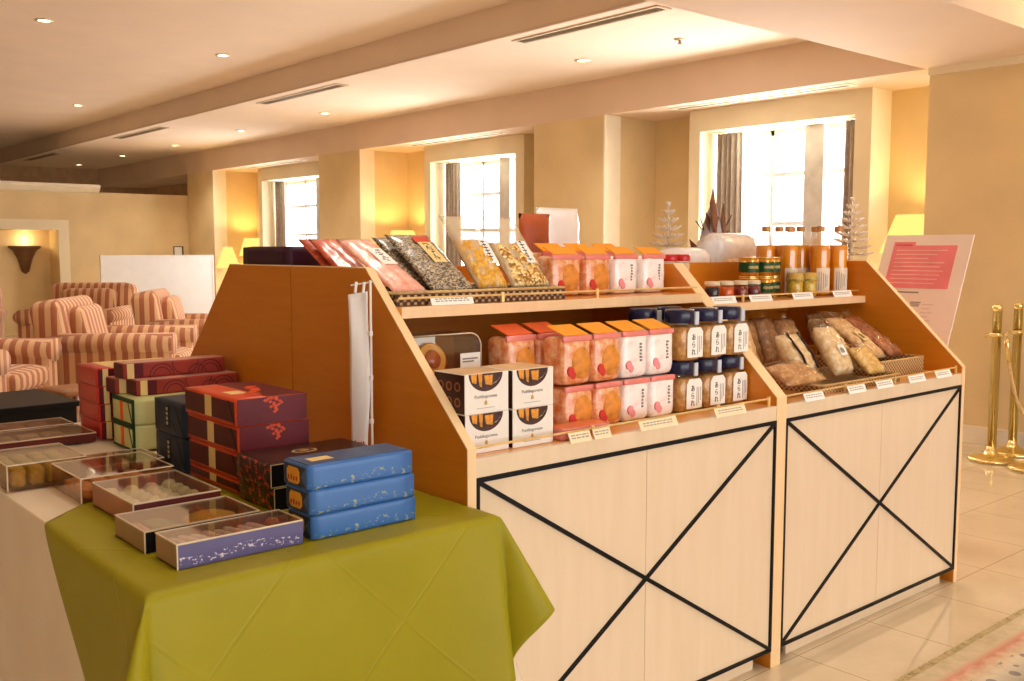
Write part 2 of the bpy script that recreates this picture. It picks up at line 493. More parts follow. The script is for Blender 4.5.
# ------------------------------------------------------------------ table lamps in the recesses
M_SHADE = emit('lit_cream_shade', (255, 208, 112), .95)
def lamp(label, short, x, y, ztab, shade, zs, power, rt=.28):
    t = thing('side_table', 'small round side table under the ' + short, 'side table', (x, y, 0), group='lamp tables by the windows')
    obj('top', lathe(NB(), [(rt - .01, ztab - .03), (rt, ztab - .02), (rt, ztab - .005), (rt - .01, ztab - .0005)], 28), wood('walnut_side_table', (92, 56, 30), (112, 70, 40)), t)
    obj('pedestal', lathe(NB(), [(rt * .7, 0), (rt * .7, .03), (.04, .06), (.03, ztab - .03)], 20), MATS['walnut_side_table'], t)
    l = thing('table_lamp', label, 'table lamp', (x, y, ztab), group='table lamps by the windows')
    obj('base', lathe(NB(), [(.09, 0), (.09, .02), (.03, .04), (.07, .12), (.085, .2), (.05, .3), (.015, .34), (.012, zs[0] - ztab + .05)], 22), mat('ceramic_lamp_base', (196, 170, 120), .3), l, True)
    obj('shade', lathe(NB(), [(shade[0], zs[0] - ztab), (shade[1], zs[1] - ztab), (shade[1] - .004, zs[1] - ztab), (shade[0] - .004, zs[0] - ztab)], 30, cap=False), M_SHADE, l, True)
    p = bpy.data.lights.new('lamp_bulb', 'POINT'); p.energy = power; p.color = (1, .66, .22); p.shadow_soft_size = .05
    o = bpy.data.objects.new('lamp_bulb', p); COL.objects.link(o); o.location = (x, y, (zs[0] + zs[1]) / 2 + .05)
lamp('lit table lamp with a large cream shade behind the pink sign', 'lamp behind the pink sign', 7.80, 4.02, .72, (.25, .13), (1.40, 1.715), 10)
lamp('lit table lamp with a domed shade left of the middle window', 'domed lamp left of the middle window', 7.74, 11.26, .72, (.27, .15), (1.42, 1.69), 16)
lamp('lit table lamp with a yellow shade right of the white cone lamp', 'yellow-shaded lamp', 7.85, 15.98, .72, (.24, .15), (1.32, 1.63), 18, .23)
lamp('lit narrow white cone lamp left of the yellow shade', 'white cone lamp', 7.36, 15.93, .66, (.20, .075), (1.12, 1.475), 5, .16)

# ------------------------------------------------------------------ wall sconce in the niche
t = thing('wall_sconce', 'half-cone wooden wall sconce glowing in the far niche', 'wall sconce', (4.68, YP + .5, 0))
bm = NB(); prof = [(.005, 1.02), (.06, 1.06), (.12, 1.28), (.19, 1.42), (.25, 1.46), (.26, 1.49), (.24, 1.495)]
rings = []
for r_, z_ in prof: rings.append([bm.verts.new((r_ * math.cos(a), -r_ * math.sin(a), z_)) for a in [PI * k / 14 for k in range(15)]])
for a, b in zip(rings, rings[1:]):
    for k in range(14): bm.faces.new((a[k], a[k + 1], b[k + 1], b[k]))
obj('bowl', bm, wood('sconce_walnut', (96, 62, 34), (120, 80, 46)), t, True)
p = bpy.data.lights.new('sconce_bulb', 'POINT'); p.energy = 2.2; p.color = (1, .78, .45); p.shadow_soft_size = .04
o = bpy.data.objects.new('sconce_bulb', p); COL.objects.link(o); o.location = (4.68, YP + .38, 1.58)
downlight(4.62, YP + .25, nz, 'tiny downlight in the top of the far niche', .03)

# white standing board and a small card behind it
t = thing('white_board', 'large plain white board standing behind the striped armchairs', 'board', (5.94, 15.35, 0), R(-1.5))
obj('panel', abox(NB(), -.86, .86, -.02, .02, .35, 1.335), mat('white_board_face', (226, 224, 224), .5, noise=.01), t)
f = NB(); abox(f, -.885, -.86, -.025, .025, .33, 1.345); abox(f, .86, .885, -.025, .025, .33, 1.345); abox(f, -.86, .86, -.025, .025, 1.335, 1.345); abox(f, -.86, .86, -.025, .025, .33, .35)
obj('frame', f, mat('white_board_frame', (226, 222, 216), .4), t)
for x in (-.7, .7):
    lg = NB(); abox(lg, x - .02, x + .02, -.02, .02, .0, .33); abox(lg, x - .02, x + .02, -.25, .25, 0, .03); obj('leg', lg, M_STEEL, t)
t = thing('wall_card', 'small dark-framed card on the partition just above the white board', 'card', (7.12, YP - .001, 1.38))
obj('frame', abox(NB(), -.09, .09, -.016, 0, -.09, .11), mat('dark_card_frame', (84, 72, 60), .5), t)
obj('sheet', abox(NB(), -.075, .06, -.018, -.016, -.075, .095), M_WHITE, t)
# ------------------------------------------------------------------ striped armchairs
M_STR = striped('terracotta_cream_stripe', (176, 108, 76), (220, 176, 132), .085)
M_LEGW = wood('dark_chair_leg', (62, 36, 20), (78, 48, 28))
def make_chair(label, loc, rz):
    t = thing('armchair', label, 'armchair', loc, rz, 'striped lounge armchairs')
    obj('base', rbox(NB(), -.46, .44, -.44, .44, .12, .32, .04), M_STR, t, True)
    obj('seat_cushion', rbox(NB(), -.30, .50, -.30, .30, .32, .47, .06, 4), M_STR, t, True)
    Mx = Matrix.Translation((-.36, 0, .30)) @ Matrix.Rotation(R(-9), 4, 'Y')
    obj('backrest', rbox(NB(), -.13, .11, -.46, .46, 0, .60, .07, 5, M=Mx), M_STR, t, True)
    Mc = Matrix.Translation((-.24, 0, .47)) @ Matrix.Rotation(R(-12), 4, 'Y')
    obj('back_cushion', rbox(NB(), -.07, .09, -.30, .30, 0, .37, .07, 4, M=Mc), M_STR, t, True)
    for s in (-1, 1):
        bm = NB(); rbox(bm, -.42, .46, s * .40 - .09, s * .40 + .09, .12, .58, .03)
        pr = [(s * .405 + .115 * math.cos(a), .555 + .085 * math.sin(a)) for a in [2 * PI * k / 16 for k in range(16)]]
        prism(bm, pr, 'x', -.40, .475)
        obj('arm', bm, M_STR, t, True)
        for x in (-.38, .38):
            obj('leg', lathe(NB(), [(.018, 0), (.03, .12)], 10, x, s * .36), M_LEGW, t)
    return t
ch = make_chair('striped armchair seen whole in the middle of the group, left of the orange panel', (3.16, 9.05, 0), R(-34)); ch.scale = (1.14, 1.14, 1.12)
def chair_copy(loc, rz, label): return dup(ch, loc, rz, label)
chair_copy((1.70, 8.45, 0), R(-38), 'nearest striped armchair, cut by the left edge of the photo')
chair_copy((4.42, 10.25, 0), R(-30), 'striped armchair partly hidden by the orange panel')
chair_copy((3.98, 12.9, 0), R(-128), 'striped armchair at the back, in front of the white board edge')
chair_copy((2.62, 13.6, 0), R(-115), 'farthest left striped armchair, at the back under the niche')

# low black coffee table and a small wooden stool between chairs and sales table
t = thing('coffee_table', 'low black coffee table at the left edge before the armchair', 'table', (1.50, 6.85, 0), R(4))
obj('top', abox(NB(), -.75, .46, -.38, .38, .44, .475), M_BLACK, t, bevel=.006)
obj('apron', abox(NB(), -.73, .44, -.36, .36, .12, .44), M_BLACK, t)
for x in (-.69, .36):
    for y in (-.32, .32): obj('leg', abox(NB(), x - .03, x + .03, y - .03, y + .03, 0, .12), M_BLACK, t)
t = thing('stool', 'small wooden stool with curved legs beside the red gift boxes', 'stool', (2.19, 7.40, 0), R(10))
obj('top', rbox(NB(), -.15, .15, -.2, .2, .40, .45, .02), wood('brown_stool_wood', (150, 98, 56), (172, 118, 72)), t, True)
for x in (-.11, .11):
    for y in (-.15, .15):
        obj('leg', tube(NB(), [(x * 1.15, y * 1.15, 0), (x * .85, y * .85, .14), (x * 1.2, y * 1.2, .30), (x, y, .41)], [.018, .018, .026, .028], 10), MATS['brown_stool_wood'], t, True)

# ------------------------------------------------------------------ display cabinets
YF, XL, BW = 1.90, 1.4915, 1.345
TH = .0275
ZL = .91                      # ledge top
def cabinet(label, loc, rz, shelf_y, shelf_z, full=True):
    """front faces -y; depth runs to +y .885"""
    W = BW
    t = thing('display_cabinet', label, 'display cabinet', loc, rz, 'back-to-back display cabinets')
    D = .8815
    pan = [(0, 0), (D, 0), (D, 1.38), (.455, 1.38), (0, .937)]
    for x in (0, W - TH):
        b = NB(); prism(b, pan, 'x', x, x + TH); sp = obj('side_panel', b, M_ORANGE, t)
        # pale edge banding round the front profile
        e = NB()
        prism(e, [(-.003, 0), (0, 0), (0, .937), (-.003, .938)], 'x', x, x + TH)
        prism(e, [(-.003, .938), (0, .936), (.455, 1.379), (.455, 1.383)], 'x', x, x + TH)
        prism(e, [(.455, 1.38), (D, 1.38), (D, 1.383), (.455, 1.383)], 'x', x, x + TH)
        obj('edge_band', e, M_EDGE, sp)
    a, z = TH, W - TH
    obj('back_panel', abox(NB(), a, z, D - .02, D, .07, 1.375), M_ORANGE, t)
    obj('counter', abox(NB(), a, z, .003, D - .02, ZL - .03, ZL - .0008), wood('counter_maple', (226, 160, 84), (234, 172, 98), .3, (14, 1, 1)), t)
    obj('front_rail', abox(NB(), a, z, -.001, .018, .862, ZL), M_DOOR, t)
    sh = obj('shelf', abox(NB(), a, z, shelf_y, D - .02, shelf_z - .03, shelf_z - .0008), MATS['counter_maple'], t)
    obj('shelf_edge', abox(NB(), a, z, shelf_y - .003, shelf_y, shelf_z - .0315, shelf_z - .0002), wood('shelf_edge_maple', (236, 196, 150), (240, 204, 160), .35, (14, 1, 1)), sh)
    obj('toe_board', abox(NB(), a + .09, z - .05, .035, .05, 0, .06), M_DOOR, t)
    if full:
        m = W / 2
        for x0, x1 in ((a + .001, m - .001), (m + .001, z - .001)):
            obj('door', abox(NB(), x0, x1, .002, .022, .06, .861), M_DOOR, t)
        fr = NB(); w = .011
        for k, q in ((0, -.0035), (.016, -.0015)):
            pass
        abox(fr, a, z, -.004, .004, .849, .861); abox(fr, a, z, -.004, .004, .0605, .0725)
        abox(fr, a, a + w, -.004, .004, .0725, .849); abox(fr, z - w, z, -.004, .004, .0725, .849)
        obj('trim_frame', fr, M_BLACK, t)
        for s in (0, 1):
            p0 = Vector((a + w, 0, .0725)) if s == 0 else Vector((a + w, 0, .849)); p1 = Vector((z - w, 0, .849)) if s == 0 else Vector((z - w, 0, .0725))
            d = (p1 - p0); L = d.length; ang = math.atan2(d.z, d.x)
            Mb = Matrix.Translation((p0 + p1) / 2) @ Matrix.Rotation(-ang, 4, 'Y')
            obj('cross_bar', abox(NB(), -L / 2, L / 2, -.0035 - .0004 * s, .003, -.006, .006, Mb), M_BLACK, t)
    return t
def rail(parent_cab, y, z, x0, x1, h, posts):
    g = obj('guard_rail', tube(NB(), [(x0, y, z + h), (x1, y, z + h)], .0034, 8), M_BRASSR, parent_cab)
    for x in posts:
        b = NB(); abox(b, x - .0055, x + .0055, y - .003, y + .003, z, z + h + .008)
        obj('rail_post', b, M_BRASSR, g)
cabA = cabinet('left-hand maple display cabinet with cookie bags and big jars', (XL, YF, 0), 0, .32, 1.277)
cabB = cabinet('right-hand maple display cabinet with bread bags and juice bottles', (XL + BW, YF, 0), 0, .455, 1.224)
cabC = cabinet('rear maple cabinet behind the left-hand one, facing away', (XL + BW, YF + 2 * .886, 0), PI, .32, 1.277)
cabD = cabinet('rear maple cabinet behind the right-hand one, facing away', (XL + 2 * BW, YF + 2 * .886, 0), PI, .32, 1.277)
rail(cabA, .012, ZL, .03, BW - .05, .026, (.455, 1.02, BW - .055))
rail(cabB, .012, ZL, .03, BW - .05, .026, (.42, .78, BW - .055))
rail(cabA, .335, 1.277, .03, BW - .04, .022, (.40, .80))
rail(cabB, .470, 1.224, .12, BW - .06, .024, (.42, .80))

# ------------------------------------------------------------------ price tags on the shelf edges
def price_tag(label, x, y, z, w, h=.03, lean=25, m=None):
    t = thing('price_tag', label, 'price tag', (x, y, z), group='price cards along the shelves')
    Mt = Matrix.Rotation(R(-lean), 4, 'X')
    obj('card', abox(NB(), -w / 2, w / 2, -.0008, .0008, 0, h, Mt), m or M_WHITE, t)
    ln = NB(); rnd = random.Random(int(x * 1000))
    for k, zz in enumerate((h * .70, h * .45)):
        xx = -w * .40
        while xx < w * .36:
            l = rnd.uniform(.006, .016); l = min(l, w * .40 - xx)
            abox(ln, xx, xx + l, -.0014, -.0009, zz - .0018, zz + .0018, Mt); xx += l + .004
    obj('lettering', ln, mat('soft_grey_ink', (176, 166, 156), .7), t)
    obj('foot', abox(NB(), -w / 2, w / 2, .001, .022, 0, .0015), m or M_WHITE, t)
M_TAGP = mat('cream_card', (244, 226, 190), .5, noise=.01)
price_tag('cream price card left of the brass post, below the pink flat box', 1.876, 1.884, ZL, .082, m=M_TAGP)
price_tag('cream price card right of the brass post, below the pink flat box', 1.962, 1.884, ZL, .068, m=M_TAGP)
price_tag('long cream price card in front of the glare-painted cookie bags', 2.20, 1.884, ZL, .165, m=M_TAGP)
price_tag('long cream price card in front of the big jars', 2.545, 1.884, ZL, .155, m=M_TAGP)
price_tag('white price card under the seed packets on the top shelf', 1.70, 2.224, 1.277, .15, .026)
for x, lab in ((3.02, 'white price card in front of the leftmost bread bags'), (3.30, 'second white price card from the left before the bread bags'),
               (3.50, 'third white price card from the left before the bread bags'), (3.75, 'fourth white price card, left of the wicker basket'),
               (3.97, 'rightmost white price card, in front of the wicker basket')):
    price_tag(lab, x, 1.884, ZL, .12 if x < 3.6 else .13)
for x, lab in ((3.12, 'white price card below the jam jars'), (3.36, 'white price card below the green tins'), (3.66, 'white price card below the yellow jars'), (3.97, 'white price card below the juice bottles')):
    price_tag(lab, x, 2.352, 1.224, .15, .03)

# ------------------------------------------------------------------ wrapped gift box helper (x0..x1, y0..y1), local origin = near bottom corner
def rounded_box(w, d, h, r=.004):
    return rbox(NB(), 0, w, 0, d, 0, h, r, 4)

# ------------------------------------------------------------------ sales table with two cloths
TX0, TX1, TY0, TY1, TZ = .645, 1.486, 1.775, 3.80, .80
t = thing('sales_table', 'long folding sales table hidden under the cloths', 'table', (0, 0, 0))
obj('tabletop', abox(NB(), TX0 + .02, TX1 - .02, TY0 + .02, TY1 - .02, .765, .792), wood('folding_table_top', (150, 120, 90), (166, 134, 100)), t)
for x in (TX0 + .08, TX1 - .08):
    for y in (TY0 + .12, TY1 - .12): obj('leg', tube(NB(), [(x, y, 0), (x, y, .765)], .016, 10), M_STEEL, t)

def skirt_cloth(name, zt, hem, m, label, cat, inset=0., amp=.02):
    """floor-length tablecloth"""
    x0, x1, y0, y1 = TX0 + inset, TX1 - inset, TY0 + inset, TY1 - inset
    per = []          # (x, y, nx, ny, corner)
    def seg(ax, ay, bx, by, nx, ny, n):
        for i in range(n): f = i / n; per.append((ax + (bx - ax) * f, ay + (by - ay) * f, nx, ny))
    def corner(cx, cy, a0):
        for i in range(7): a = a0 + i / 7 * PI / 2; per.append((cx, cy, math.cos(a), math.sin(a)))
    seg(x0, y1, x0, y0, -1, 0, 110); corner(x0, y0, PI)
    seg(x0, y0, x1, y0, 0, -1, 44); corner(x1, y0, 1.5 * PI)
    seg(x1, y0, x1, y1, 1, 0, 110); corner(x1, y1, 0)
    seg(x1, y1, x0, y1, 0, 1, 44); corner(x0, y1, PI / 2)
    levels = [0, .006, .03, .1, .22, .4, .6, .8, 1.0]
    bm = NB(); rows = []
    n = len(per)
    for lv in levels:
        row = []
        for i, (x, y, nx, ny) in enumerate(per):
            s = (x * 1.0 + y)
            cor = abs(nx * ny) * 2
            out = .0 if lv == 0 else .002 + lv * amp * (.5 + .5 * math.sin(s * 23 + 1.2 * math.sin(s * 7))) + .26 * cor * lv ** 2
            if nx > .5 and y > 1.80: out = min(out, .0018)
            row.append(bm.verts.new((x + nx * out, y + ny * out, zt - lv * (zt - hem))))
        rows.append(row)
    for a, b in zip(rows, rows[1:]):
        for i in range(n):
            k = (i + 1) % n
            bm.faces.new((a[i], a[k], b[k], b[i]))
    bmesh.ops.remove_doubles(bm, verts=rows[0], dist=1e-5)
    bm.edges.ensure_lookup_table()
    top = [v for v in bm.verts if abs(v.co.z - zt) < 1e-6]
    xs = sorted(top, key=lambda v: math.atan2(v.co.y - (y0 + y1) / 2, v.co.x - (x0 + x1) / 2))
    bm.faces.new(xs)
    return tag(obj(name, bm, m, smooth=False), label, cat)
def cloth_mat(name, c1, c2, crease=False):
    t = NT(name)
    w1 = t.noise(t.coord(), 700., 1); broad = t.noise(t.coord(), 5., 2)
    col = t.ramp(broad, [(.3, c1), (.7, c2)])
    h = w1
    if crease:
        uv = t.xyz(t.coord('UV'))
        tot = None
        for ax in (0, 1):
            f = t.math('ABSOLUTE', t.math('SUBTRACT', t.math('FRACT', t.math('ADD', t.math('MULTIPLY', uv[ax], 4.), .5)), .5))
            g = t.math('MAXIMUM', t.math('SUBTRACT', 1., t.math('MULTIPLY', f, 60.)), 0.)
            tot = g if tot is None else t.math('MAXIMUM', tot, g)
        h = t.math('ADD', t.math('MULTIPLY', w1, .08), t.math('MULTIPLY', tot, .8))
        MATS[name] = t.bsdf(col, .46, bump=h, bstr=.4, bdist=.003, spec=.22)
    else:
        MATS[name] = t.bsdf(col, .8, bump=h, bstr=.06, bdist=.002, sheen=.1, spec=.3)
    return MATS[name]
M_WCLOTH = cloth_mat('white_table_linen', (232, 214, 186), (238, 222, 196))
skirt_cloth('white_tablecloth', .7938, .015, M_WCLOTH, 'floor-length off-white tablecloth under the green cloth', 'tablecloth', .0095, .012)

def green_cloth():
    c_lr, c_ul, c_bl, c_ur = -.085, 1.765, 1.87, 3.72      # bounds of (v-u) and (v+u)
    n = 96; bm = NB(); uvl = bm.loops.layers.uv.new('UVMap')
    G = []
    for j in range(n + 1):
        row = []
        for i in range(n + 1):
            d = c_lr + (c_ul - c_lr) * i / n; s = c_bl + (c_ur - c_bl) * j / n
            u, v = (s - d) / 2, (s + d) / 2
            ox = (u - TX0) if u < TX0 else (u - TX1 if u > TX1 else 0.); oy = min(v - TY0, 0.)
            if ox == 0 and oy == 0: p = (u, v, TZ)
            elif oy == 0 or ox == 0:
                dd = abs(ox) + abs(oy)
                rnd_ = .008; out = .004 * (1 - math.exp(-dd / rnd_)); drop = dd
                if oy != 0:
                    out += dd * (.018 + .05 * (.5 + .5 * math.sin(u * 9 + .5)))
                    # the folds that fall from the two near corners
                    out += dd * .22 * (math.exp(-((u - TX0) / .09) ** 2) + math.exp(-((u - TX1) / .10) ** 2)) * .55
                    p = (u, TY0 - out, TZ - drop)
                elif ox < 0:
                    out += dd * (.018 + .04 * (.5 + .5 * math.sin(v * 11)) + .12 * math.exp(-((v - TY0) / .09) ** 2))
                    p = (TX0 - out, v, TZ - drop)
                else:
                    out += 0 if v > 1.885 else dd * .12 * math.exp(-((v - TY0) / .05) ** 2)
                    p = (TX1 + min(out, .0045 if v > 1.87 else 9), v, TZ - drop)
            else:
                dd = math.hypot(ox, oy); ph = math.atan2(-oy, abs(ox)); sg = math.copysign(1, ox)
                fl = .10 + .40 * math.sin(2 * ph) ** 1.5
                hz = dd * fl; dz = math.sqrt(max(0, dd * dd - hz * hz))
                ph2 = ph
                p = ((TX0 if sg < 0 else TX1) + sg * (math.cos(ph2) * hz + .004), TY0 - math.sin(ph2) * hz - .004, TZ - dz)
            q = bm.verts.new(p); row.append((q, (i / n, j / n)))
        G.append(row)
    for j in range(n):
        for i in range(n):
            k = [G[j][i], G[j][i + 1], G[j + 1][i + 1], G[j + 1][i]]
            f = bm.faces.new([a[0] for a in k])
            for lp, a in zip(f.loops, k): lp[uvl].uv = a[1]
    o = obj('green_tablecloth', bm, cloth_mat('olive_green_satin', (150, 141, 22), (158, 148, 28), True), smooth=True)
    m = o.modifiers.new('thick', 'SOLIDIFY'); m.thickness = .0015; m.offset = -1
    return tag(o, 'olive green square tablecloth laid cornerwise over the table front', 'tablecloth')
green_cloth()

TZ += .0006
# ------------------------------------------------------------------ gift boxes on the sales table
M_LABELC = mat('cream_label', (236, 206, 140), .6, noise=.02)
# three blue wrapped boxes
M_BLUE = petals('blue_flower_paper', (52, 108, 178), (160, 172, 138), 75., .585, (.004, .022, 26., .006))
M_BLUED = mat('dark_slate_paper', (46, 54, 72), .45, noise=.08)
M_BLUET = mat('slate_blue_paper', (66, 92, 132), .4, noise=.08, nscale=20)
def blue_box(label, loc):
    t = thing('gift_box', label, 'gift box', loc, 0, 'blue wrapped gift boxes')
    h = .0558; w = .274; d = .112
    obj('wrapping', rbox(NB(), 0, w, 0, d, 0, h, .0045, 4), M_BLUE, t, True)
    obj('end_paper', abox(NB(), -.0012, .001, .008, d - .008, .005, h - .006), M_BLUED, t, bevel=.0004)
    fl = NB(); prism(fl, [(.006, .004), (.03, h / 2), (.006, h - .005)], 'x', -.0018, -.0012); obj('end_fold', fl, M_BLUET, t)
    obj('top_paper', abox(NB(), .006, w - .006, .008, d - .006, h - .0006, h + .0008), M_BLUET, t)
    lb = NB(); a, b, c, e = .034, .090, .009, .045
    prism(lb, [(a + .008, c), (b - .008, c), (b, c + .008), (b, e - .008), (b - .008, e), (a + .008, e), (a, e - .008), (a, c + .008)], 'x', -.0026, -.0018)
    l = obj('label', lb, mat('orange_seal_paper', (226, 156, 44), .5, noise=.05, nscale=40), t); l['label'] = 'orange octagonal label'
    k = NB(); rnd = random.Random(4)
    for i in range(4): abox(k, -.003, -.0026, .043 + i * .012, .049 + i * .012, .016, .016 + rnd.uniform(.008, .014))
    obj('lettering', k, mat('red_brown_ink', (170, 66, 30), .6), l)
    obj('seal', abox(NB(), .03, .085, .035, .068, h + .0008, h + .0014), M_LABELC, t)
    return t
b0 = blue_box('topmost blue wrapped gift box of the stack of three', (1.032, 1.868, TZ + .1120))
dup(b0, (1.037, 1.868, TZ + .0560), label='middle blue wrapped gift box of the stack of three')
dup(b0, (1.042, 1.870, TZ), label='bottom blue wrapped gift box of the stack of three')

# black boxes printed with red flowers, behind the blue ones
M_FLOR = petals('black_flower_print', (34, 18, 18), (206, 66, 46), 60., .56)
M_DBRN = mat('dark_brown_lacquer_paper', (62, 34, 26), .35, noise=.1)
def floral_box(label, loc):
    t = thing('gift_box', label, 'gift box', loc, 0, 'black floral gift boxes')
    w, d, h = .31, .185, .0588
    obj('body', rbox(NB(), 0, w, 0, d, 0, h, .003, 4), M_FLOR, t, True)
    f = NB(); a = .0012
    for x0, x1, z0, z1 in ((0.001, w, .001, .0026), (0.001, w, h - .0026, h - .001), (.001, .0026, .001, h - .001), (w - .002, w, .001, h - .001)): abox(f, x0, x1, -.001, .001, z0, z1)
    obj('edge_line', f, mat('pale_gold_line', (214, 196, 150), .4), t)
    obj('front_panel', abox(NB(), .003, w - .003, -.0006, .001, .003, h - .003), M_BLACK, t)
    obj('top_paper', abox(NB(), .003, w - .003, .003, d - .003, h - .0008, h + .0006), M_DBRN, t)
    e = NB(); lathe(e, [(.0345, h + .0006), (.0345, h + .0012), (.0001, h + .0012)], 28, .146, .098, sy=.62); s = obj('seal', e, mat('pale_seal_rim', (206, 176, 130), .5), t)
    e = NB(); lathe(e, [(.027, h + .0012), (.027, h + .0016), (.0001, h + .0016)], 28, .146, .098, sy=.62); obj('seal_centre', e, M_DBRN, s)
    e = NB(); lathe(e, [(.013, h + .0016), (.013, h + .002), (.0001, h + .002)], 20, .146, .098, sy=.62); obj('crest', e, mat('gold_crest', (206, 150, 50), .4), s)
    return t
f0 = floral_box('upper black flower-printed gift box behind the blue stack', (1.082, 2.141, TZ + .0592))
dup(f0, (1.090, 2.142, TZ), label='lower black flower-printed gift box behind the blue stack')

# maroon boxes with orange edges
M_OR = mat('orange_red_paper', (214, 76, 38), .4, noise=.04)
M_MAR = mat('maroon_paper', (98, 22, 30), .4, noise=.07, nscale=12)
M_MAR2 = mat('maroon_end_paper', (84, 24, 26), .4, noise=.07)
def maroon_box(label, loc, h=.0715):
    t = thing('gift_box', label, 'gift box', loc, 0, 'maroon gift boxes with orange edges')
    w, d = .20, .325
    obj('wrapping', rounded_box(w, d, h, .003), M_OR, t, True)
    obj('front_paper', abox(NB(), .0015, w - .001, -.0008, .001, .003, h - .0005), M_MAR, t)
    obj('end_paper', abox(NB(), -.0008, .001, .014, d - .004, .011, h - .008), M_MAR2, t)
    n = NB(); prism(n, [(.013, .006), (.05, h - .006), (.045, h - .006), (.011, .012)], 'x', -.0014, -.0008); obj('fold_line', n, M_BLACK, t)
    b = obj('band', abox(NB(), -.0016, .001, .150, .190, .011, h - .006), M_LABELC, t); b['label'] = 'cream band on the end'
    tp = NB(); abox(tp, .09, w - .002, .01, d - .01, h - .0006, h + .0006); obj('top_paper', tp, M_MAR, t)
    mo = NB(); rnd = random.Random(3)
    for k in range(9):
        zz = h - .004 - .0044 * k
        if zz < .008: break
        ww = .030 * (1 - k / 9.5)
        for q in range(max(1, int(4 - k * .4))):
            xx = .105 + rnd.uniform(-ww, ww)
            prism(mo, [(xx - .006, zz), (xx, zz - .0048), (xx + .006, zz), (xx, zz + .004)], 'y', -.0013 - .00003 * (k * 4 + q), -.0008)
    obj('flower_motif', mo, M_OR, t)
    ml = NB()
    for q in range(12):
        xx, yy = .075 + .006 * q + rnd.uniform(-.008, .008), .05 + .014 * q + rnd.uniform(-.006, .006)
        prism(ml, [(xx - .018, yy), (xx, yy - .012), (xx + .018, yy), (xx, yy + .015)], 'z', h + .0006, h + .001 + .00004 * q)
    obj('top_motif', ml, M_OR, t)
    obj('top_label', abox(NB(), .03, .075, .10, .15, h, h + .0016), M_LABELC, t)
    return t
m0 = maroon_box('topmost maroon gift box with orange edges', (1.090, 2.333, TZ + .180))
dup(m0, (1.096, 2.335, TZ + .1082), label='second maroon gift box from the top of its stack')
dup(m0, (1.099, 2.337, TZ + .0364), label='third maroon gift box from the top of its stack')
maroon_box('flat maroon gift box at the bottom of its stack', (1.101, 2.339, TZ), .036)

# navy boxes
M_NAVY = mat('navy_paper', (30, 44, 62), .45, noise=.08)
def navy_box(label, loc):
    t = thing('gift_box', label, 'gift box', loc, 0, 'navy gift boxes')
    w, d, h = .17, .225, .0985
    obj('wrapping', rounded_box(w, d, h, .004), M_NAVY, t, True)
    n = NB(); prism(n, [(.06, .008), (.12, .05), (.113, .05), (.052, .008)], 'x', -.0008, .001); prism(n, [(.02, .008), (.072, h - .01), (.064, h - .01), (.012, .008)], 'x', -.0009, .001)
    obj('fold_line', n, mat('navy_fold', (16, 26, 40), .5), t)
    l = obj('strip_label', abox(NB(), -.0014, .001, .112, .140, .02, h - .012), mat('black_strip', (22, 22, 26), .5), t)
    k = NB()
    for i in range(4): abox(k, -.002, -.0014, .120, .132, .028 + i * .014, .037 + i * .014)
    obj('lettering', k, mat('pale_grey_print', (186, 182, 160), .6), l)
    return t
n0_ = navy_box('upper dark navy gift box between the green and maroon stacks', (1.092, 2.668, TZ + .0988))
dup(n0_, (1.094, 2.669, TZ), label='lower dark navy gift box between the green and maroon stacks')

# pale green boxes with dark green edges
def green_box(label, loc):
    t = thing('gift_box', label, 'gift box', loc, 0, 'pale green gift boxes')
    w, d, h = .32, .185, .0815
    obj('wrapping', rounded_box(w, d, h, .003), mat('pale_green_paper', (206, 208, 146), .5, noise=.04), t, True)
    g = mat('bottle_green_edge', (26, 66, 36), .5)
    e = NB(); abox(e, -.0012, .004, 0, d, h - .013, h + .0006); abox(e, -.0012, .004, -.001, .010, 0, h); abox(e, -.0012, .004, 0, d, 0, .006)
    prism(e, [(.016, .008), (.045, h - .014), (.038, h - .014), (.011, .008)], 'x', -.0013, .001)
    obj('edge_print', e, g, t)
    b = obj('band', abox(NB(), -.0018, .001, .088, .112, .006, h - .012), mat('orange_band', (226, 96, 34), .5), t); b['label'] = 'orange band on the end'
    return t
g0 = green_box('upper pale green gift box with an orange band', (1.096, 3.080, TZ + .0818))
dup(g0, (1.097, 3.082, TZ), label='lower pale green gift box with an orange band')

# bright red boxes
M_RED = petals('bright_red_print', (206, 40, 34), (232, 120, 84), 40., .66)
def red_box(label, loc):
    t = thing('gift_box', label, 'gift box', loc, 0, 'bright red gift boxes')
    w, d, h = .30, .215, .0595
    obj('body', rounded_box(w, d, h, .003), M_RED, t, True)
    obj('front_paper', abox(NB(), .001, w - .002, -.0008, .001, .002, h - .002), M_MAR, t)
    b = obj('band', abox(NB(), .016, .034, -.0016, .001, .002, h - .001), M_LABELC, t); b['label'] = 'cream band near the corner'
    obj('top_paper', abox(NB(), .05, w - .004, .004, d - .004, h - .0006, h + .0004), M_LABELC, t)
    return t
r0 = red_box('topmost bright red gift box at the back left', (1.078, 3.345, TZ + .0597 * 3))
for k, nm in ((2, 'second bright red gift box from the top, at the back left'), (1, 'third bright red gift box from the top, at the back left'), (0, 'bottom bright red gift box at the back left')):
    dup(r0, (1.080 + .002 * (2 - k), 3.345, TZ + .0597 * k), label=nm)

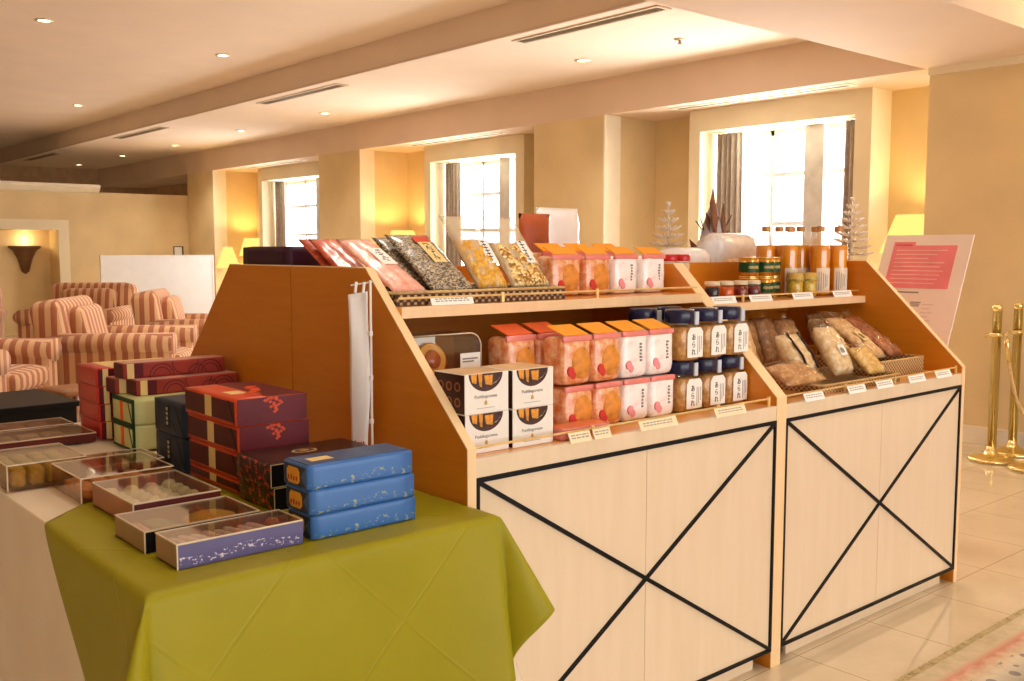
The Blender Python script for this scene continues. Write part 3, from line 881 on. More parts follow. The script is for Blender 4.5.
# long dusky red boxes lying on the green ones
def long_box(label, loc):
    t = thing('gift_box', label, 'gift box', loc, 0, 'long dusky red gift boxes')
    w, d, h = .345, .088, .0505
    obj('wrapping', rounded_box(w, d, h, .003), mat('dusky_red_paper', (158, 60, 48), .45, noise=.07), t, True)
    dk = mat('plum_paper', (96, 28, 34), .45)
    e = NB(); abox(e, -.0010, .001, .003, d - .003, .003, h - .003); abox(e, .036, .064, -.0009, .001, .002, h - .002); obj('dark_paper', e, dk, t)
    b = obj('band', abox(NB(), .012, .034, -.0012, .001, .001, h - .001), M_LABELC, t); b['label'] = 'cream band near the end'
    ar = NB()
    for cx, rr in ((.125, .040), (.125, .028), (.205, .045), (.290, .042), (.290, .030), (.245, .03)):
        s = 1 if cx != .205 else -1; base = .003 if s > 0 else h - .003
        ps = [(cx + rr * math.cos(a), base + s * min(rr * math.sin(a), h - .008)) for a in [PI * k / 14 for k in range(15)]]
        for p, q in zip(ps, ps[1:]):
            dx, dz = q[0] - p[0], q[1] - p[1]; L = math.hypot(dx, dz) or 1; nx, nz_ = -dz / L * .0014, dx / L * .0014
            prism(ar, [(p[0] - nx, p[1] - nz_), (q[0] - nx, q[1] - nz_), (q[0] + nx, q[1] + nz_), (p[0] + nx, p[1] + nz_)], 'y', -.0010, -.0002)
    obj('arc_print', ar, dk, t)
    tp = NB(); abox(tp, .004, w - .004, .004, d - .004, h - .0006, h + .0004); obj('top_paper', tp, mat('rose_top_paper', (206, 150, 132), .4, noise=.05), t)
    return t
zl = TZ + .1639
l0 = long_box('upper long dusky red gift box crossing over two others', (1.112, 3.200, zl + .0512))
dup(l0, (1.135, 3.150, zl), label='lower long dusky red gift box on the green boxes')
dup(l0, (1.100, 3.242, zl), label='short visible end of a dusky red box behind the lower long one')

# ------------------------------------------------------------------ open trays and clear-lidded sweet boxes
def sweet_box(name, label, x0, x1, y0, y1, h, wall, side, lid=True, group='clear-lidded sweet boxes'):
    t = thing(name, label, 'sweet box', (x0, y0, TZ), 0, group)
    w, d = x1 - x0, y1 - y0
    b = NB(); th = .0022
    abox(b, 0, w, 0, d, 0, .003); abox(b, 0, w, 0, th, 0, h); abox(b, 0, w, d - th, d, 0, h); abox(b, 0, th, th, d - th, 0, h); abox(b, w - th, w, th, d - th, 0, h)
    obj('tray', b, wall, t)
    if side is not None:
        obj('front_print', abox(NB(), .002, w - .0, -.0009, .0003, .001, h - .002), side, t)
    if lid:
        l = NB(); abox(l, .001, w - .001, .001, d - .001, h, h + .0016); obj('lid', l, glass('lid_plastic', amount=.16, rough=.06), t)
        e = NB()
        abox(e, -.001, w + .001, -.001, .0015, h - .001, h + .002); abox(e, -.001, w + .001, d - .0015, d + .001, h - .001, h + .002)
        abox(e, -.001, .0015, 0, d, h - .001, h + .002); abox(e, w - .0015, w + .001, 0, d, h - .001, h + .002); abox(e, -.0012, .0016, -.0012, .0016, 0, h)
        obj('lid_rim', e, mat('pale_lid_rim', (224, 206, 176), .35), t)
    return t
M_PURP = petals('purple_print', (86, 78, 128), (214, 206, 220), 90., .57, (.010, .026, 30., .005))
M_TRAYB = mat('tan_tray_card', (168, 134, 96), .5, noise=.04)
M_TRAYK = mat('dark_red_tray_card', (96, 36, 30), .45, noise=.05)
M_TRAYP = mat('rosy_brown_card', (186, 128, 100), .5, noise=.05)
M_ACR = glass('smoky_acrylic', (246, 232, 214), .12, .04)
sweet_box('sweet_box', 'front clear-lidded sweet box with a purple printed side', .742, 1.019, 1.872, 1.982, .051, M_TRAYB, M_PURP)
sweet_box('sweet_box', 'clear-lidded sweet box directly behind the purple one', .733, .992, 2.020, 2.195, .046, M_TRAYB, M_BLACK)
sweet_box('sweet_box', 'brown clear-lidded sweet box filled with round cream sweets', .783, .992, 2.222, 2.500, .056, M_TRAYP, M_TRAYK)
sweet_box('sweet_box', 'tall clear plastic sweet box with rose-coloured rim left of the green boxes', .765, 1.000, 2.530, 2.770, .062, M_ACR, None)
sweet_box('sweet_box', 'clear plastic box of yellow-green sweets at the left edge', .660, .860, 2.790, 3.03, .066, M_ACR, None)
sweet_box('sweet_box', 'clear plastic box between the yellow-green sweets and the green stack', .880, 1.080, 2.800, 2.98, .030, M_ACR, None)
sweet_box('sweet_box', 'flat rose-edged sweet box in front of the bright red stack', .690, 1.066, 3.345, 3.545, .028, M_TRAYP, M_TRAYK)
sweet_box('sweet_box', 'farthest flat sweet box at the end of the sales table', .690, 1.070, 3.590, 3.74, .026, M_TRAYP, M_TRAYK)
def sweets(n, label, cat, grp, spots, shape, m):
    first = None
    for i, (x, y, z, rz) in enumerate(spots):
        if first is None:
            first = tag(obj(grp.split(' ')[-1].rstrip('s') if False else cat.replace(' ', '_'), shape(), m, smooth=True, loc=(x, y, z), rot=(0, 0, rz)), label, cat, grp)
        else:
            c = first.copy(); COL.objects.link(c); c.location = (x, y, z); c.rotation_euler = (0, 0, rz)
rn = random.Random(11)
def dome(r, h): return lambda: lathe(NB(), [(r * .8, 0), (r, h * .35), (r * .85, h * .75), (r * .5, h * .97), (.0001, h)], 14)
def slab(w, d, h, r): return lambda: rbox(NB(), -w / 2, w / 2, -d / 2, d / 2, 0, h, r, 3)
# purple box: rows of pinkish slices with green leaves and a brown piece
sweets(8, 'pale pink slice of sweet in the purple-sided box', 'sweet', 'pink slices in the purple box',
       [(.770 + .025 * k, 1.922 + .008 * (k % 2), TZ + .0035, R(10 + 4 * (k % 3))) for k in range(8)], slab(.016, .078, .040, .006), mat('pink_sweet', (240, 204, 178), .5, noise=.08, nscale=50))
sweets(2, 'round brown cake at the right end of the purple-sided box', 'sweet', 'brown cakes in the purple box', [(.988, 1.953, TZ + .0035, 0), (.988, 1.904, TZ + .0035, 0)], dome(.021, .041), mat('brown_cake', (170, 112, 58), .6, noise=.12, nscale=60))
# second box: big yellow pancake, green leaf-coloured piece, pink piece
sweets(1, 'large round yellow pancake in the box behind the purple one', 'sweet', None, [(.915, 2.107, TZ + .0035, 0)], dome(.066, .036), mat('yellow_pancake', (222, 164, 60), .5, noise=.06, nscale=30))
sweets(1, 'grey-green wrapped sweet beside the yellow pancake', 'sweet', None, [(.806, 2.107, TZ + .0035, R(12))], slab(.06, .12, .032, .012), mat('sage_sweet', (150, 146, 92), .5, noise=.12, nscale=50))
sweets(1, 'small pink sweet at the left end of the box behind the purple one', 'sweet', None, [(.757, 2.107, TZ + .0035, 0)], slab(.034, .12, .030, .010), mat('rose_sweet', (222, 150, 116), .5, noise=.1, nscale=50))
# brown box: round cream sweets
sp = [(.814 + .048 * i + rn.uniform(-.0015, .0015), 2.262 + .048 * j + rn.uniform(-.004, .004), TZ + .0035, rn.uniform(0, 3)) for i in range(4) for j in range(5)]
sweets(20, 'round cream sweet in the brown clear-lidded box', 'sweet', 'round cream sweets', sp, dome(.022, .042), mat('cream_sweet', (240, 220, 166), .5, noise=.08, nscale=50))
sp = [(.80 + .05 * i + rn.uniform(-.004, .004), 2.575 + .06 * j + rn.uniform(-.004, .004), TZ + .0035, rn.uniform(-.2, .2)) for i in range(4) for j in range(3)]
sweets(12, 'peach-coloured sweet in the tall clear plastic box', 'sweet', 'peach sweets', sp, slab(.040, .05, .026, .008), mat('peach_sweet', (226, 172, 118), .5, noise=.1, nscale=50))
sp = [(.692 + .045 * i, 2.82 + .06 * j, TZ + .0035, rn.uniform(-.1, .1)) for i in range(4) for j in range(4)]
sweets(16, 'yellow-green wrapped sweet at the left edge of the table', 'sweet', 'yellow-green sweets', sp, slab(.038, .05, .050, .01), mat('yellow_green_sweet', (196, 176, 84), .5, noise=.12, nscale=60))
sp = [(.908 + .045 * i, 2.835 + .055 * j, TZ + .0035, rn.uniform(-.1, .1)) for i in range(4) for j in range(3)]
sweets(12, 'tan sweet in the clear box by the green stack', 'sweet', 'tan sweets', sp, slab(.038, .046, .020, .008), mat('tan_sweet', (204, 150, 104), .5, noise=.12, nscale=60))
sp = [(.735 + .078 * i, 3.398 + .094 * j, TZ + .0035, rn.uniform(-.08, .08)) for i in range(4) for j in range(2)]
sweets(8, 'flat tan rice cracker in the rose-edged box', 'sweet', 'flat tan crackers', sp, slab(.062, .058, .018, .006), mat('rice_cracker', (206, 160, 116), .5, noise=.12, nscale=60))
sp = [(.735 + .08 * i, 3.632 + .066 * j, TZ + .0035, rn.uniform(-.05, .05)) for i in range(4) for j in range(2)]
sweets(8, 'reddish cracker in the farthest sweet box', 'sweet', 'reddish crackers', sp, slab(.066, .058, .020, .006), mat('red_cracker', (196, 116, 84), .5, noise=.12, nscale=60))

# ------------------------------------------------------------------ narrow white banner on its pole
t = thing('banner', 'narrow white vertical banner on a white pole by the orange panel', 'banner', (1.448, 2.262, TZ))
WP = mat('white_pole', (236, 232, 226), .4, noise=.01); WF = mat('white_banner_cloth', (244, 240, 240), .6, noise=.01)
obj('base', lathe(NB(), [(.036, 0), (.036, .008), (.008, .014), (.0001, .014)], 20, 0, 0), WP, t)
obj('pole', tube(NB(), [(0, 0, .01), (0, 0, .55)], .0035, 8), WP, t)
obj('crossbar', tube(NB(), [(.004, -.002, .545), (-.026, .055, .535)], .0025, 8), WP, t)
bm = NB(); n = 20; rows = []
for k in range(n + 1):
    f = k / n; z = .52 - .50 * f; row = []
    wdt = .060 * (1 + .18 * f - .10 * math.sin(PI * f))
    for q in range(7):
        g = q / 6
        row.append((-.006 - .026 * g * (wdt / .06) + .004 * math.sin(5 * f + 4 * g), .004 + .052 * g * (wdt / .06) + .004 * math.sin(9 * f + 3 * g), z - .010 * g))
    rows.append([bm.verts.new(p) for p in row])
for a, b in zip(rows, rows[1:]):
    for q in range(6): bm.faces.new((a[q], a[q + 1], b[q + 1], b[q]))
fl = obj('flag', bm, WF, t, True); md = fl.modifiers.new('thick', 'SOLIDIFY'); md.thickness = .0012
lo = NB()
for g in (.2, .65): tube(lo, [(-.008 - .024 * g, .006 + .05 * g, .515), (-.004 - .026 * g, .004 + .05 * g, .545)], .004, 6)
obj('loop', lo, WF, t)
ck = NB()
for z in (.16, .28, .40): abox(ck, -.006, .003, -.005, .006, z, z + .012)
obj('clip', ck, WP, t)
tx = NB(); rnd = random.Random(2)
for k in range(9): abox(tx, -.0205 - .0012 * k + .003, -.0195 - .0012 * k - .001, .012 + .004 * k, .0145 + .004 * k, .055 + rnd.uniform(0, .006), .064 + rnd.uniform(0, .008))
rd = obj('red_lettering', tx, mat('red_print', (206, 50, 40), .6), t); rd.location = (-.004, -.006, .04)

# ------------------------------------------------------------------ goods on the top shelf of the left cabinet
SZ = 1.277
t = thing('gift_box', 'long dark purple box on top of the rear cabinet', 'gift box', (1.535, 2.88, SZ))
obj('body', rbox(NB(), 0, .16, 0, .33, 0, .166, .008, 4), mat('dark_purple_paper', (56, 22, 48), .45, noise=.06), t, True)
k = NB(); rnd = random.Random(9)
for zz, hh in ((.075, .014), (.045, .008), (.015, .006)):
    x = .02
    while x < .14:
        w = rnd.uniform(.006, .018); abox(k, x, x + w, -.0014, .002, zz, zz + hh * rnd.uniform(.5, 1)); x += w + .005
obj('lettering', k, mat('pale_lilac_print', (214, 196, 206), .5), t)
# baskets (low wicker trays)
def wicker():
    t = NT('wicker_weave')
    uvv = t.coord('Object'); p = t.xyz(uvv)
    s = t.math('ADD', p[0], p[1])
    a = t.math('SINE', t.math('MULTIPLY', s, 300.)); b = t.math('SINE', t.math('MULTIPLY', p[2], 360.))
    f = t.math('ADD', t.math('MULTIPLY', t.math('MULTIPLY', a, b), .5), .5)
    col = t.ramp(f, [(.1, (92, 62, 34)), (.55, (186, 146, 96)), (1, (216, 182, 134))])
    return t.bsdf(col, .6, bump=f, bstr=.6, bdist=.004)
M_WICK = wicker()
def darkwick():
    t = NT('dark_lattice_wicker')
    p = t.xyz(t.coord('Object')); s = t.math('ADD', p[0], p[1])
    a = t.math('SINE', t.math('MULTIPLY', s, 260.)); b = t.math('SINE', t.math('MULTIPLY', p[2], 300.))
    f = t.math('ADD', t.math('MULTIPLY', t.math('MULTIPLY', a, b), .5), .5)
    col = t.ramp(f, [(.3, (58, 34, 22)), (.6, (112, 74, 46)), (.85, (196, 160, 112))])
    return t.bsdf(col, .6, bump=f, bstr=.6, bdist=.004)
M_WICKD = darkwick()
def basket(label, loc, w, d, h, m, rx=0, grp='wicker trays'):
    t = thing('wicker_basket', label, 'basket', loc, rot=(R(rx), 0, 0), group=grp)
    b = NB(); th = .007; fl = .006
    abox(b, 0, w, 0, d, 0, .006); abox(b, -fl, w + fl, -fl, th - fl, 0, h); abox(b, -fl, w + fl, d - th, d, 0, h); abox(b, -fl, th - fl, 0, d, 0, h); abox(b, w - th + fl, w + fl, 0, d, 0, h)
    obj('weave', b, m, t)
    r = NB(); tube(r, [(-fl, -fl + .003, h), (w + fl, -fl + .003, h), (w + fl, d, h), (-fl, d, h), (-fl, -fl + .003, h)], .0045, 8); obj('rim', r, mat('wicker_rim', (206, 170, 112), .5, noise=.1, nscale=80), t, True)
    return t
basket('long dark wicker tray holding the packets and tall yellow bags', (1.532, 2.262, SZ), .63, .42, .036, M_WICKD)
# leaning packets: local frame x across, z up the packet; lean back about x
def packet(name, label, loc, w, h, th, m, lean, group, lab=None, top=None, rz=0, seed=1, wr=.002, cat='packet'):
    t = thing(name, label, cat, loc, rot=(R(-lean), 0, R(rz)), group=group)
    obj('bag', pillow(NB(), w, h, th, 12, 14, wr, seed), m, t, True)
    if top is not None:
        z0, z1, mm = top
        b = NB(); abox(b, -w * .485, w * .485, -th * .18, -th * .10, z0, z1); obj('top_strip', b, mm, t, bevel=.001)
    if lab is not None:
        x0, x1, z0, z1, strip = lab
        y = -th / 2 - .003
        l = obj('paper_label', abox(NB(), x0, x1, y, y + .0015, z0, z1), M_LABELC if strip != 'w' else M_WHITE, t)
        if strip == 'o':
            obj('label_head', abox(NB(), x0 - .006, x1 + .003, y - .0008, y + .001, z1 - .004, z1 + .028), M_OR, l)
        k = NB(); rnd = random.Random(seed); z = z1 - .012
        while z > z0 + .012:
            hh = rnd.uniform(.010, .016); cx = (x0 + x1) / 2
            for _ in range(4):
                xx = cx + rnd.uniform(-.010, .007); zz = z - rnd.uniform(0, hh)
                if rnd.random() < .5: abox(k, xx, xx + .009, y - .0006, y, zz, zz + .0022)
                else: abox(k, xx, xx + .0022, y - .0006, y, zz - .003, zz + .006)
            z -= hh + .004
        obj('lettering', k, M_INK, l)
    return t
M_PINKP = speckle('pink_packet_film', [(.3, (232, 138, 118)), (.5, (244, 176, 156)), (.7, (252, 214, 198))], 34., .35, .3)
M_REDP = speckle('red_packet_film', [(.3, (150, 44, 28)), (.5, (200, 76, 48)), (.7, (232, 128, 96))], 30., .35, .3)
M_SEED = speckle('black_sesame_mix', [(.15, (60, 52, 44)), (.42, (124, 110, 90)), (.6, (164, 146, 118)), (.9, (204, 190, 162))], 210., .35, .25, True)
M_YEL = speckle('golden_puffs', [(.25, (176, 108, 22)), (.5, (226, 168, 54)), (.75, (246, 214, 124))], 70., .4, .2)
M_YELC = speckle('golden_pasta', [(.2, (150, 96, 34)), (.5, (222, 172, 76)), (.8, (248, 224, 160))], 120., .4, .2, True)
LA = 60
packet('packet', 'pink packet with a white brush-lettered label on the top shelf', (1.604, 2.288, SZ + .034), .122, .335, .022, M_PINKP, 63, 'leaning packets on the top shelf', (-.006, .044, .15, .25, 'w'), rz=2)
packet('packet', 'red packet leaning just behind the pink one', (1.597, 2.480, SZ + .026), .115, .325, .022, M_REDP, LA, 'leaning packets on the top shelf', seed=2)
packet('packet', 'rearmost red packet, next to the purple box', (1.597, 2.545, SZ + .026), .115, .325, .022, M_REDP, LA, 'leaning packets on the top shelf', seed=3)
packet('packet', 'grey seed packet with an orange-headed label', (1.757, 2.288, SZ + .036), .158, .320, .026, M_SEED, 59, 'leaning packets on the top shelf', (.000, .046, .135, .255, 'o'), rz=-3, seed=4)
packet('packet', 'dark seed packet mostly hidden behind the labelled one', (1.747, 2.345, SZ + .030), .158, .315, .022, M_SEED, 59, 'leaning packets on the top shelf', rz=-3, seed=5)
def frosted():
    t = NT('frosted_bag_film')
    tr = t.n('ShaderNodeBsdfTransparent'); d = t.n('ShaderNodeBsdfPrincipled'); d.inputs['Base Color'].default_value = lin((240, 222, 190)); d.inputs['Roughness'].default_value = .25
    ms = t.n('ShaderNodeMixShader'); ms.inputs[0].default_value = .42; t.l(tr.outputs[0], ms.inputs[1]); t.l(d.outputs[0], ms.inputs[2]); t.l(ms.outputs[0], t.out.inputs['Surface'])
    return t.m
M_CLTOP = frosted()
def stand_bag(label, loc, w, h, m, lean, seed, fill=.66):
    t = thing('snack_bag', label, 'snack bag', loc, rot=(R(-lean), 0, R(-1)), group='tall yellow snack bags')
    obj('film', pillow(NB(), w, h, .046, 12, 16, .003, seed, .6), M_CLTOP, t, True)
    obj('contents', pillow(NB(), w * .95, h * fill, .050, 12, 12, .003, seed + 3, .5, Matrix.Translation((0, 0, .003))), m, t, True)
    obj('zip_seal', abox(NB(), -w * .47, w * .47, -.004, .002, h * .80, h * .815), mat('pale_zip', (226, 200, 160), .4), t)
    l = obj('paper_label', abox(NB(), .012, .048, -.0265, -.024, h * .28, h * .58), M_WHITE, t)
    k = NB(); rnd = random.Random(seed)
    for q in range(7):
        zz = h * .56 - q * h * .04
        abox(k, .020, .020 + rnd.uniform(.008, .018), -.0272, -.0265, zz, zz + .003); abox(k, .026, .029, -.0273, -.0265, zz - .004, zz + .005)
    obj('lettering', k, M_INK, l)
    return t
stand_bag('left tall bag of golden puffs with a clear top', (1.912, 2.296, SZ + .034), .122, .305, M_YEL, 42, 5, .66)
stand_bag('right tall bag of golden pasta shapes with a clear top', (2.068, 2.296, SZ + .034), .165, .305, M_YELC, 42, 8, .62)

# ------------------------------------------------------------------ cookie bags
M_COOK = speckle('orange_cookie_film', [(.2, (184, 88, 46)), (.42, (222, 138, 84)), (.6, (240, 186, 146)), (.78, (250, 226, 206))], 30., .2, .7)  # palest noise stops paint film highlights into the colour
M_COOKGLARE = speckle('glare_cookie_film', [(.2, (226, 190, 176)), (.45, (246, 238, 236)), (.8, (255, 252, 250))], 26., .2, .6)  # whitish film: window glare painted into the colour
M_CKIE = mat('baked_cookie', (214, 138, 58), .5, noise=.12, nscale=40)
M_PINKS = mat('pink_seal_film', (226, 130, 122), .3, noise=.06, coat=.5)
M_ORHEAD = mat('orange_header_card', (244, 160, 40), .5, noise=.03)
M_ORHEADD = mat('red_orange_header_card', (222, 92, 40), .5, noise=.04)
M_REDD = mat('red_motif', (206, 58, 50), .5)
def cookie_bag(label, loc, w=.118, d=.095, h=.135, white=False, head=None, rise=.02, seed=0, rz=0):  # white: front whitened to paint in the glare
    t = thing('cookie_bag', label, 'cookie bag', loc, rz, 'pink-sealed cookie bags')
    obj('bag', rbox(NB(), -w / 2, w / 2, 0, d, 0, h, .022, 5, .0016, seed=seed), M_COOKGLARE if white else M_COOK, t, True)
    s = NB(); rbox(s, -w / 2 + .002, w / 2 - .002, .001, .012, h - .014, h + .004, .004, 3, .0008, seed=seed + 1); obj('seal', s, M_PINKS, t, True)
    if not white:
        c = NB(); lathe(c, [(.0001, -.0075), (.030, -.0065), (.040, -.003), (.043, .004)], 22, cap=False)
        for v in c.verts: v.co = Vector((v.co.x * .9 + .012, v.co.z + .0005, v.co.y * 1.12 + h * .46))
        obj('cookie', c, M_CKIE, t, True)
    k = NB(); rnd = random.Random(seed + 5)
    for q in range(6): abox(k, .018 + rnd.uniform(-.002, .002), .024 + rnd.uniform(-.002, .002), -.0035, .002, h * .72 - q * .010, h * .72 - q * .010 + .006)
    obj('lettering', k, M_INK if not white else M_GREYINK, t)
    r = NB()
    for cx, cz, rr in ((-.032, h * .30, .012), (-.022, h * .22, .010)):
        prism(r, [(cx + rr * math.cos(a), cz + 1.2 * rr * math.sin(a)) for a in [2 * PI * q / 12 for q in range(12)]], 'y', -.0032 - .0003 * (rr > .011), .003)
    obj('red_motif', r, M_REDD if not white else mat('glare_paled_motif', (236, 150, 156), .5), t)  # motif paled to go with the painted glare
    if head is not None:
        hb = NB(); A = Matrix.Translation((0, .010, h + .004)) @ Matrix.Rotation(math.atan2(rise, .075), 4, 'X')
        abox(hb, -w * .42, w * .42, 0, .078 if rise < .03 else .055, 0, .0025, A); obj('header_card', hb, head, t)
    return t
# lower shelf: bottom row and top row
lx = [1.745 + .1225 * k for k in range(6)]
pos = ('hidden behind the white cartons', 'behind the right white carton', 'behind the pink flat box', 'third from the right', 'second from the right', 'rightmost, next to the big jars')
for k, x in enumerate(lx):
    if k >= 1:
        cookie_bag(('cookie bag in the bottom row, ' + pos[k]) if k < 4 else ('glare-painted cookie bag in the bottom row, ' + pos[k]), (x if k > 1 else x + .128, 2.005 if k > 1 else 2.125, ZL), .117, .095, .128, white=(k >= 4), seed=10 + k)
zt_ = ZL + .133
pos2 = ('leftmost', 'second from the left', 'third from the left', 'third from the right', 'second from the right', 'rightmost')
hd = (M_ORHEADD, M_ORHEADD, M_ORHEAD, M_ORHEAD, M_ORHEAD, M_ORHEAD)
for k, x in enumerate(lx):
    y = 2.01 if k > 1 else 2.125
    if k == 0: z = ZL + .133
    cookie_bag(('cookie bag in the lower shelf top row, %s' if k < 4 else 'glare-painted cookie bag in the lower shelf top row, %s') % pos2[k], (x - .004 if k > 1 else x + .128, y, zt_), .117, .098, .140, white=(k >= 4), head=hd[k], rise=.024, seed=30 + k)
cookie_bag('cookie bag hidden at the left of the bottom row', (lx[0] + .128, 2.125, ZL), .117, .095, .128, seed=52)
# top shelf row
for k, (x, w, wh, lb) in enumerate(((2.285, .138, False, 'cookie bag on the top shelf next to the tall yellow bags'), (2.432, .125, False, 'second cookie bag from the left on the top shelf'),
                              (2.575, .125, True, 'glare-painted cookie bag on the top shelf, third from the left'), (2.722, .125, True, 'glare-painted cookie bag on the top shelf beside the sloping panel'))):
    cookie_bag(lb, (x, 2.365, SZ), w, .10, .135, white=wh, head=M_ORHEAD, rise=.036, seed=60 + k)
for k, x in enumerate((2.36, 2.50, 2.64)):
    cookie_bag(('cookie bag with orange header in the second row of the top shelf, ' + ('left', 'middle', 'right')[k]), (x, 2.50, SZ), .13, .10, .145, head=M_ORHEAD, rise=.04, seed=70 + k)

# ------------------------------------------------------------------ white cartons, pink box, acrylic case
def carton(label, loc):
    t = thing('carton', label, 'carton', loc, 0, 'white pudding cartons')
    w, d, h = .145, .13, .1035
    obj('body', abox(NB(), 0, w, 0, d, 0, h), mat('white_carton', (240, 234, 226), .4, noise=.01), t, bevel=.0015)
    obj('side_print', abox(NB(), -.0007, .001, .002, d - .002, .002, h - .002), mat('dark_brown_print', (56, 26, 20), .4), t)
    rg = NB()
    for yy in (.03, .065, .1):
        for zz in (.03, .07):
            q = NB(); lathe(q, [(.008, 0), (.0125, 0), (.0125, .0006), (.008, .0006), (.008, 0)], 16, cap=False)
            for v in q.verts: rg.verts.new((-.0008 - v.co.z, yy + v.co.x, zz + v.co.y))
            rg.verts.ensure_lookup_table(); base = len(rg.verts) - len(q.verts); q.verts.index_update()
            for f in q.faces: rg.faces.new([rg.verts[base + v.index] for v in f.verts])
            q.free()
    obj('ring_print', rg, mat('rust_print', (150, 84, 56), .5), t)
    cx, cz, rx, rz_ = w * .47, h, .056, .047
    sh = NB()
    prism(sh, [(cx + rx * math.cos(a), cz - .001 - rz_ * max(0, math.sin(a)) * .98) for a in [PI * q / 24 for q in range(25)]], 'y', -.0006, .001)
    pd = obj('picture', sh, mat('dark_sauce_print', (70, 44, 40), .4, noise=.2, nscale=60), t)
    for x0, x1, z1, z0 in ((-.050, -.030, -.001, -.026), (-.026, -.012, -.001, -.036), (-.006, .022, -.006, -.033)):
        br = NB(); prism(br, [(cx + x0, cz + z1), (cx + x1, cz + z1), (cx + x1 - .002, cz + z0), (cx + x0 + .005, cz + z0 + .004)], 'y', -.0012, -.0006)
        obj('golden_piece', br, mat('golden_print', (216, 146, 54), .4, noise=.15, nscale=60), pd)
    hl = NB(); prism(hl, [(cx + .022, cz - .030), (cx + .036, cz - .024), (cx + .046, cz - .014), (cx + .034, cz - .026)], 'y', -.0012, -.0006)
    obj('gloss_print', hl, mat('cream_print', (232, 222, 206), .4), pd)
    text('lettering', 'Puddingcreme', .0125, M_GREYINK, t, (cx, -.0006, h - .060), FRONT, sx=1.05)
    em = NB(); prism(em, [(cx - .004, h - .082), (cx + .004, h - .082), (cx + .005, h - .076), (cx + .001, h - .070), (cx - .001, h - .070), (cx - .005, h - .076)], 'y', -.0006, .0005); obj('emblem', em, mat('tan_print', (196, 160, 96), .5), t)
    ln = NB(); abox(ln, cx - .03, cx + .03, -.0005, .0005, h - .0905, h - .0895); obj('fine_print', ln, M_GREYINK, t)
    ft = NB(); abox(ft, .004, w - .004, .004, d - .004, h - .0004, h + .0006); obj('lid_print', ft, mat('buff_lid', (222, 186, 140), .4), t)
    return t
c0 = carton('upper left white pudding carton', (1.522, 1.946, ZL + .104))
dup(c0, (1.525, 1.948, ZL), label='lower left white pudding carton')
dup(c0, (1.677, 1.940, ZL + .104), label='upper right white pudding carton')
dup(c0, (1.677, 1.940, ZL), label='lower right white pudding carton')
t = thing('flat_box', 'flat pink gift box beside the white cartons', 'gift box', (1.842, 1.925, ZL))
obj('body', rbox(NB(), 0, .19, 0, .075, 0, .032, .003, 4), mat('pink_box_paper', (222, 136, 134), .45, noise=.05, nscale=40), t, True)
obj('top_paper', abox(NB(), .004, .186, .004, .071, .0314, .0328), mat('salmon_box_top', (226, 128, 84), .4, noise=.06, nscale=30), t)
# acrylic case with a sample plate, standing on a riser behind the cartons
t = thing('riser', 'low wooden riser under the clear sample case', 'riser', (1.535, 2.17, ZL))
obj('top', abox(NB(), 0, .25, 0, .16, .146, .158), M_ORANGE, t)
for x in (0, .238): obj('side', abox(NB(), x, x + .012, 0, .16, 0, .146), M_ORANGE, t)
t = thing('sample_case', 'clear rounded acrylic case with a food sample and price card', 'display case', (1.540, 2.20, ZL + .158))
def case_shell(y):
    pts = [(0, 0), (0, .125)] + [(.045 - .045 * math.cos(a), .105 + .025 * math.sin(a) + 0) for a in []] + [(.0, .128), (.20, .128)] + [(.20 + .04 * math.sin(a), .088 + .04 * math.cos(a)) for a in [PI / 2 * q / 8 for q in range(9)]] + [(.24, 0)]
    return pts
b = NB()
outl = [(0, 0), (0, .128)] + [(.20 + .04 * math.sin(a), .088 + .04 * math.cos(a)) for a in [PI / 2 * q / 8 for q in range(9)]] + [(.24, 0)]
inn = [(.004, 0), (.004, .124)] + [(.20 + .036 * math.sin(a), .088 + .036 * math.cos(a)) for a in [PI / 2 * q / 8 for q in range(9)]] + [(.236, 0)]
for (p, q, r_, s_) in zip(outl, outl[1:], inn[1:], inn): prism(b, [p, q, r_, s_], 'y', 0, .12)
obj('cover', b, glass('case_acrylic', (246, 238, 228), .22, .08), t)
obj('front_pane', abox(NB(), .004, .236, .0, .002, .0, .122), M_GLASS, t)
rim = NB(); tube(rim, [(p[0], 0, p[1]) for p in outl], .0018, 6); obj('rim_light_edge', rim, mat('acrylic_edge', (236, 214, 186), .3), t, True)
obj('backdrop_card', abox(NB(), .064, .140, .085, .087, .0, .118), M_WHITE, t)
s = tag(obj('plate', lathe(NB(), [(.03, 0), (.045, .006), (.048, .010), (.044, .009), (.0001, .005)], 24), mat('amber_plate', (226, 152, 50), .25, coat=.5), smooth=True, loc=(1.540 + .105, 2.20 + .060, ZL + .158 + .052), rot=(R(72), 0, 0)), 'round amber sample dish inside the clear case', 'plate')
tag(obj('sample_sweet', lathe(NB(), [(.024, 0), (.027, .006), (.02, .012), (.0001, .014)], 20), mat('caramel_sweet', (176, 84, 22), .2, coat=.6), smooth=True, loc=(1.540 + .105, 2.20 + .054, ZL + .158 + .054), rot=(R(72), 0, 0)), 'caramel-coloured sample sweet on the dish in the clear case', 'sweet')
pc = thing('price_tag', 'white price card leaning inside the clear case', 'price tag', (1.540 + .196, 2.20 - .006, ZL + .158), group='price cards along the shelves')
obj('card', abox(NB(), -.036, .036, -.001, .001, 0, .072), M_WHITE, pc)
k = NB()
for zz, x0, x1 in ((.054, -.028, .026), (.046, -.028, .012), (.022, -.006, .028), (.013, -.010, .028)): abox(k, x0, x1, -.0016, -.001, zz, zz + .004)
obj('lettering', k, M_GREYINK, pc)

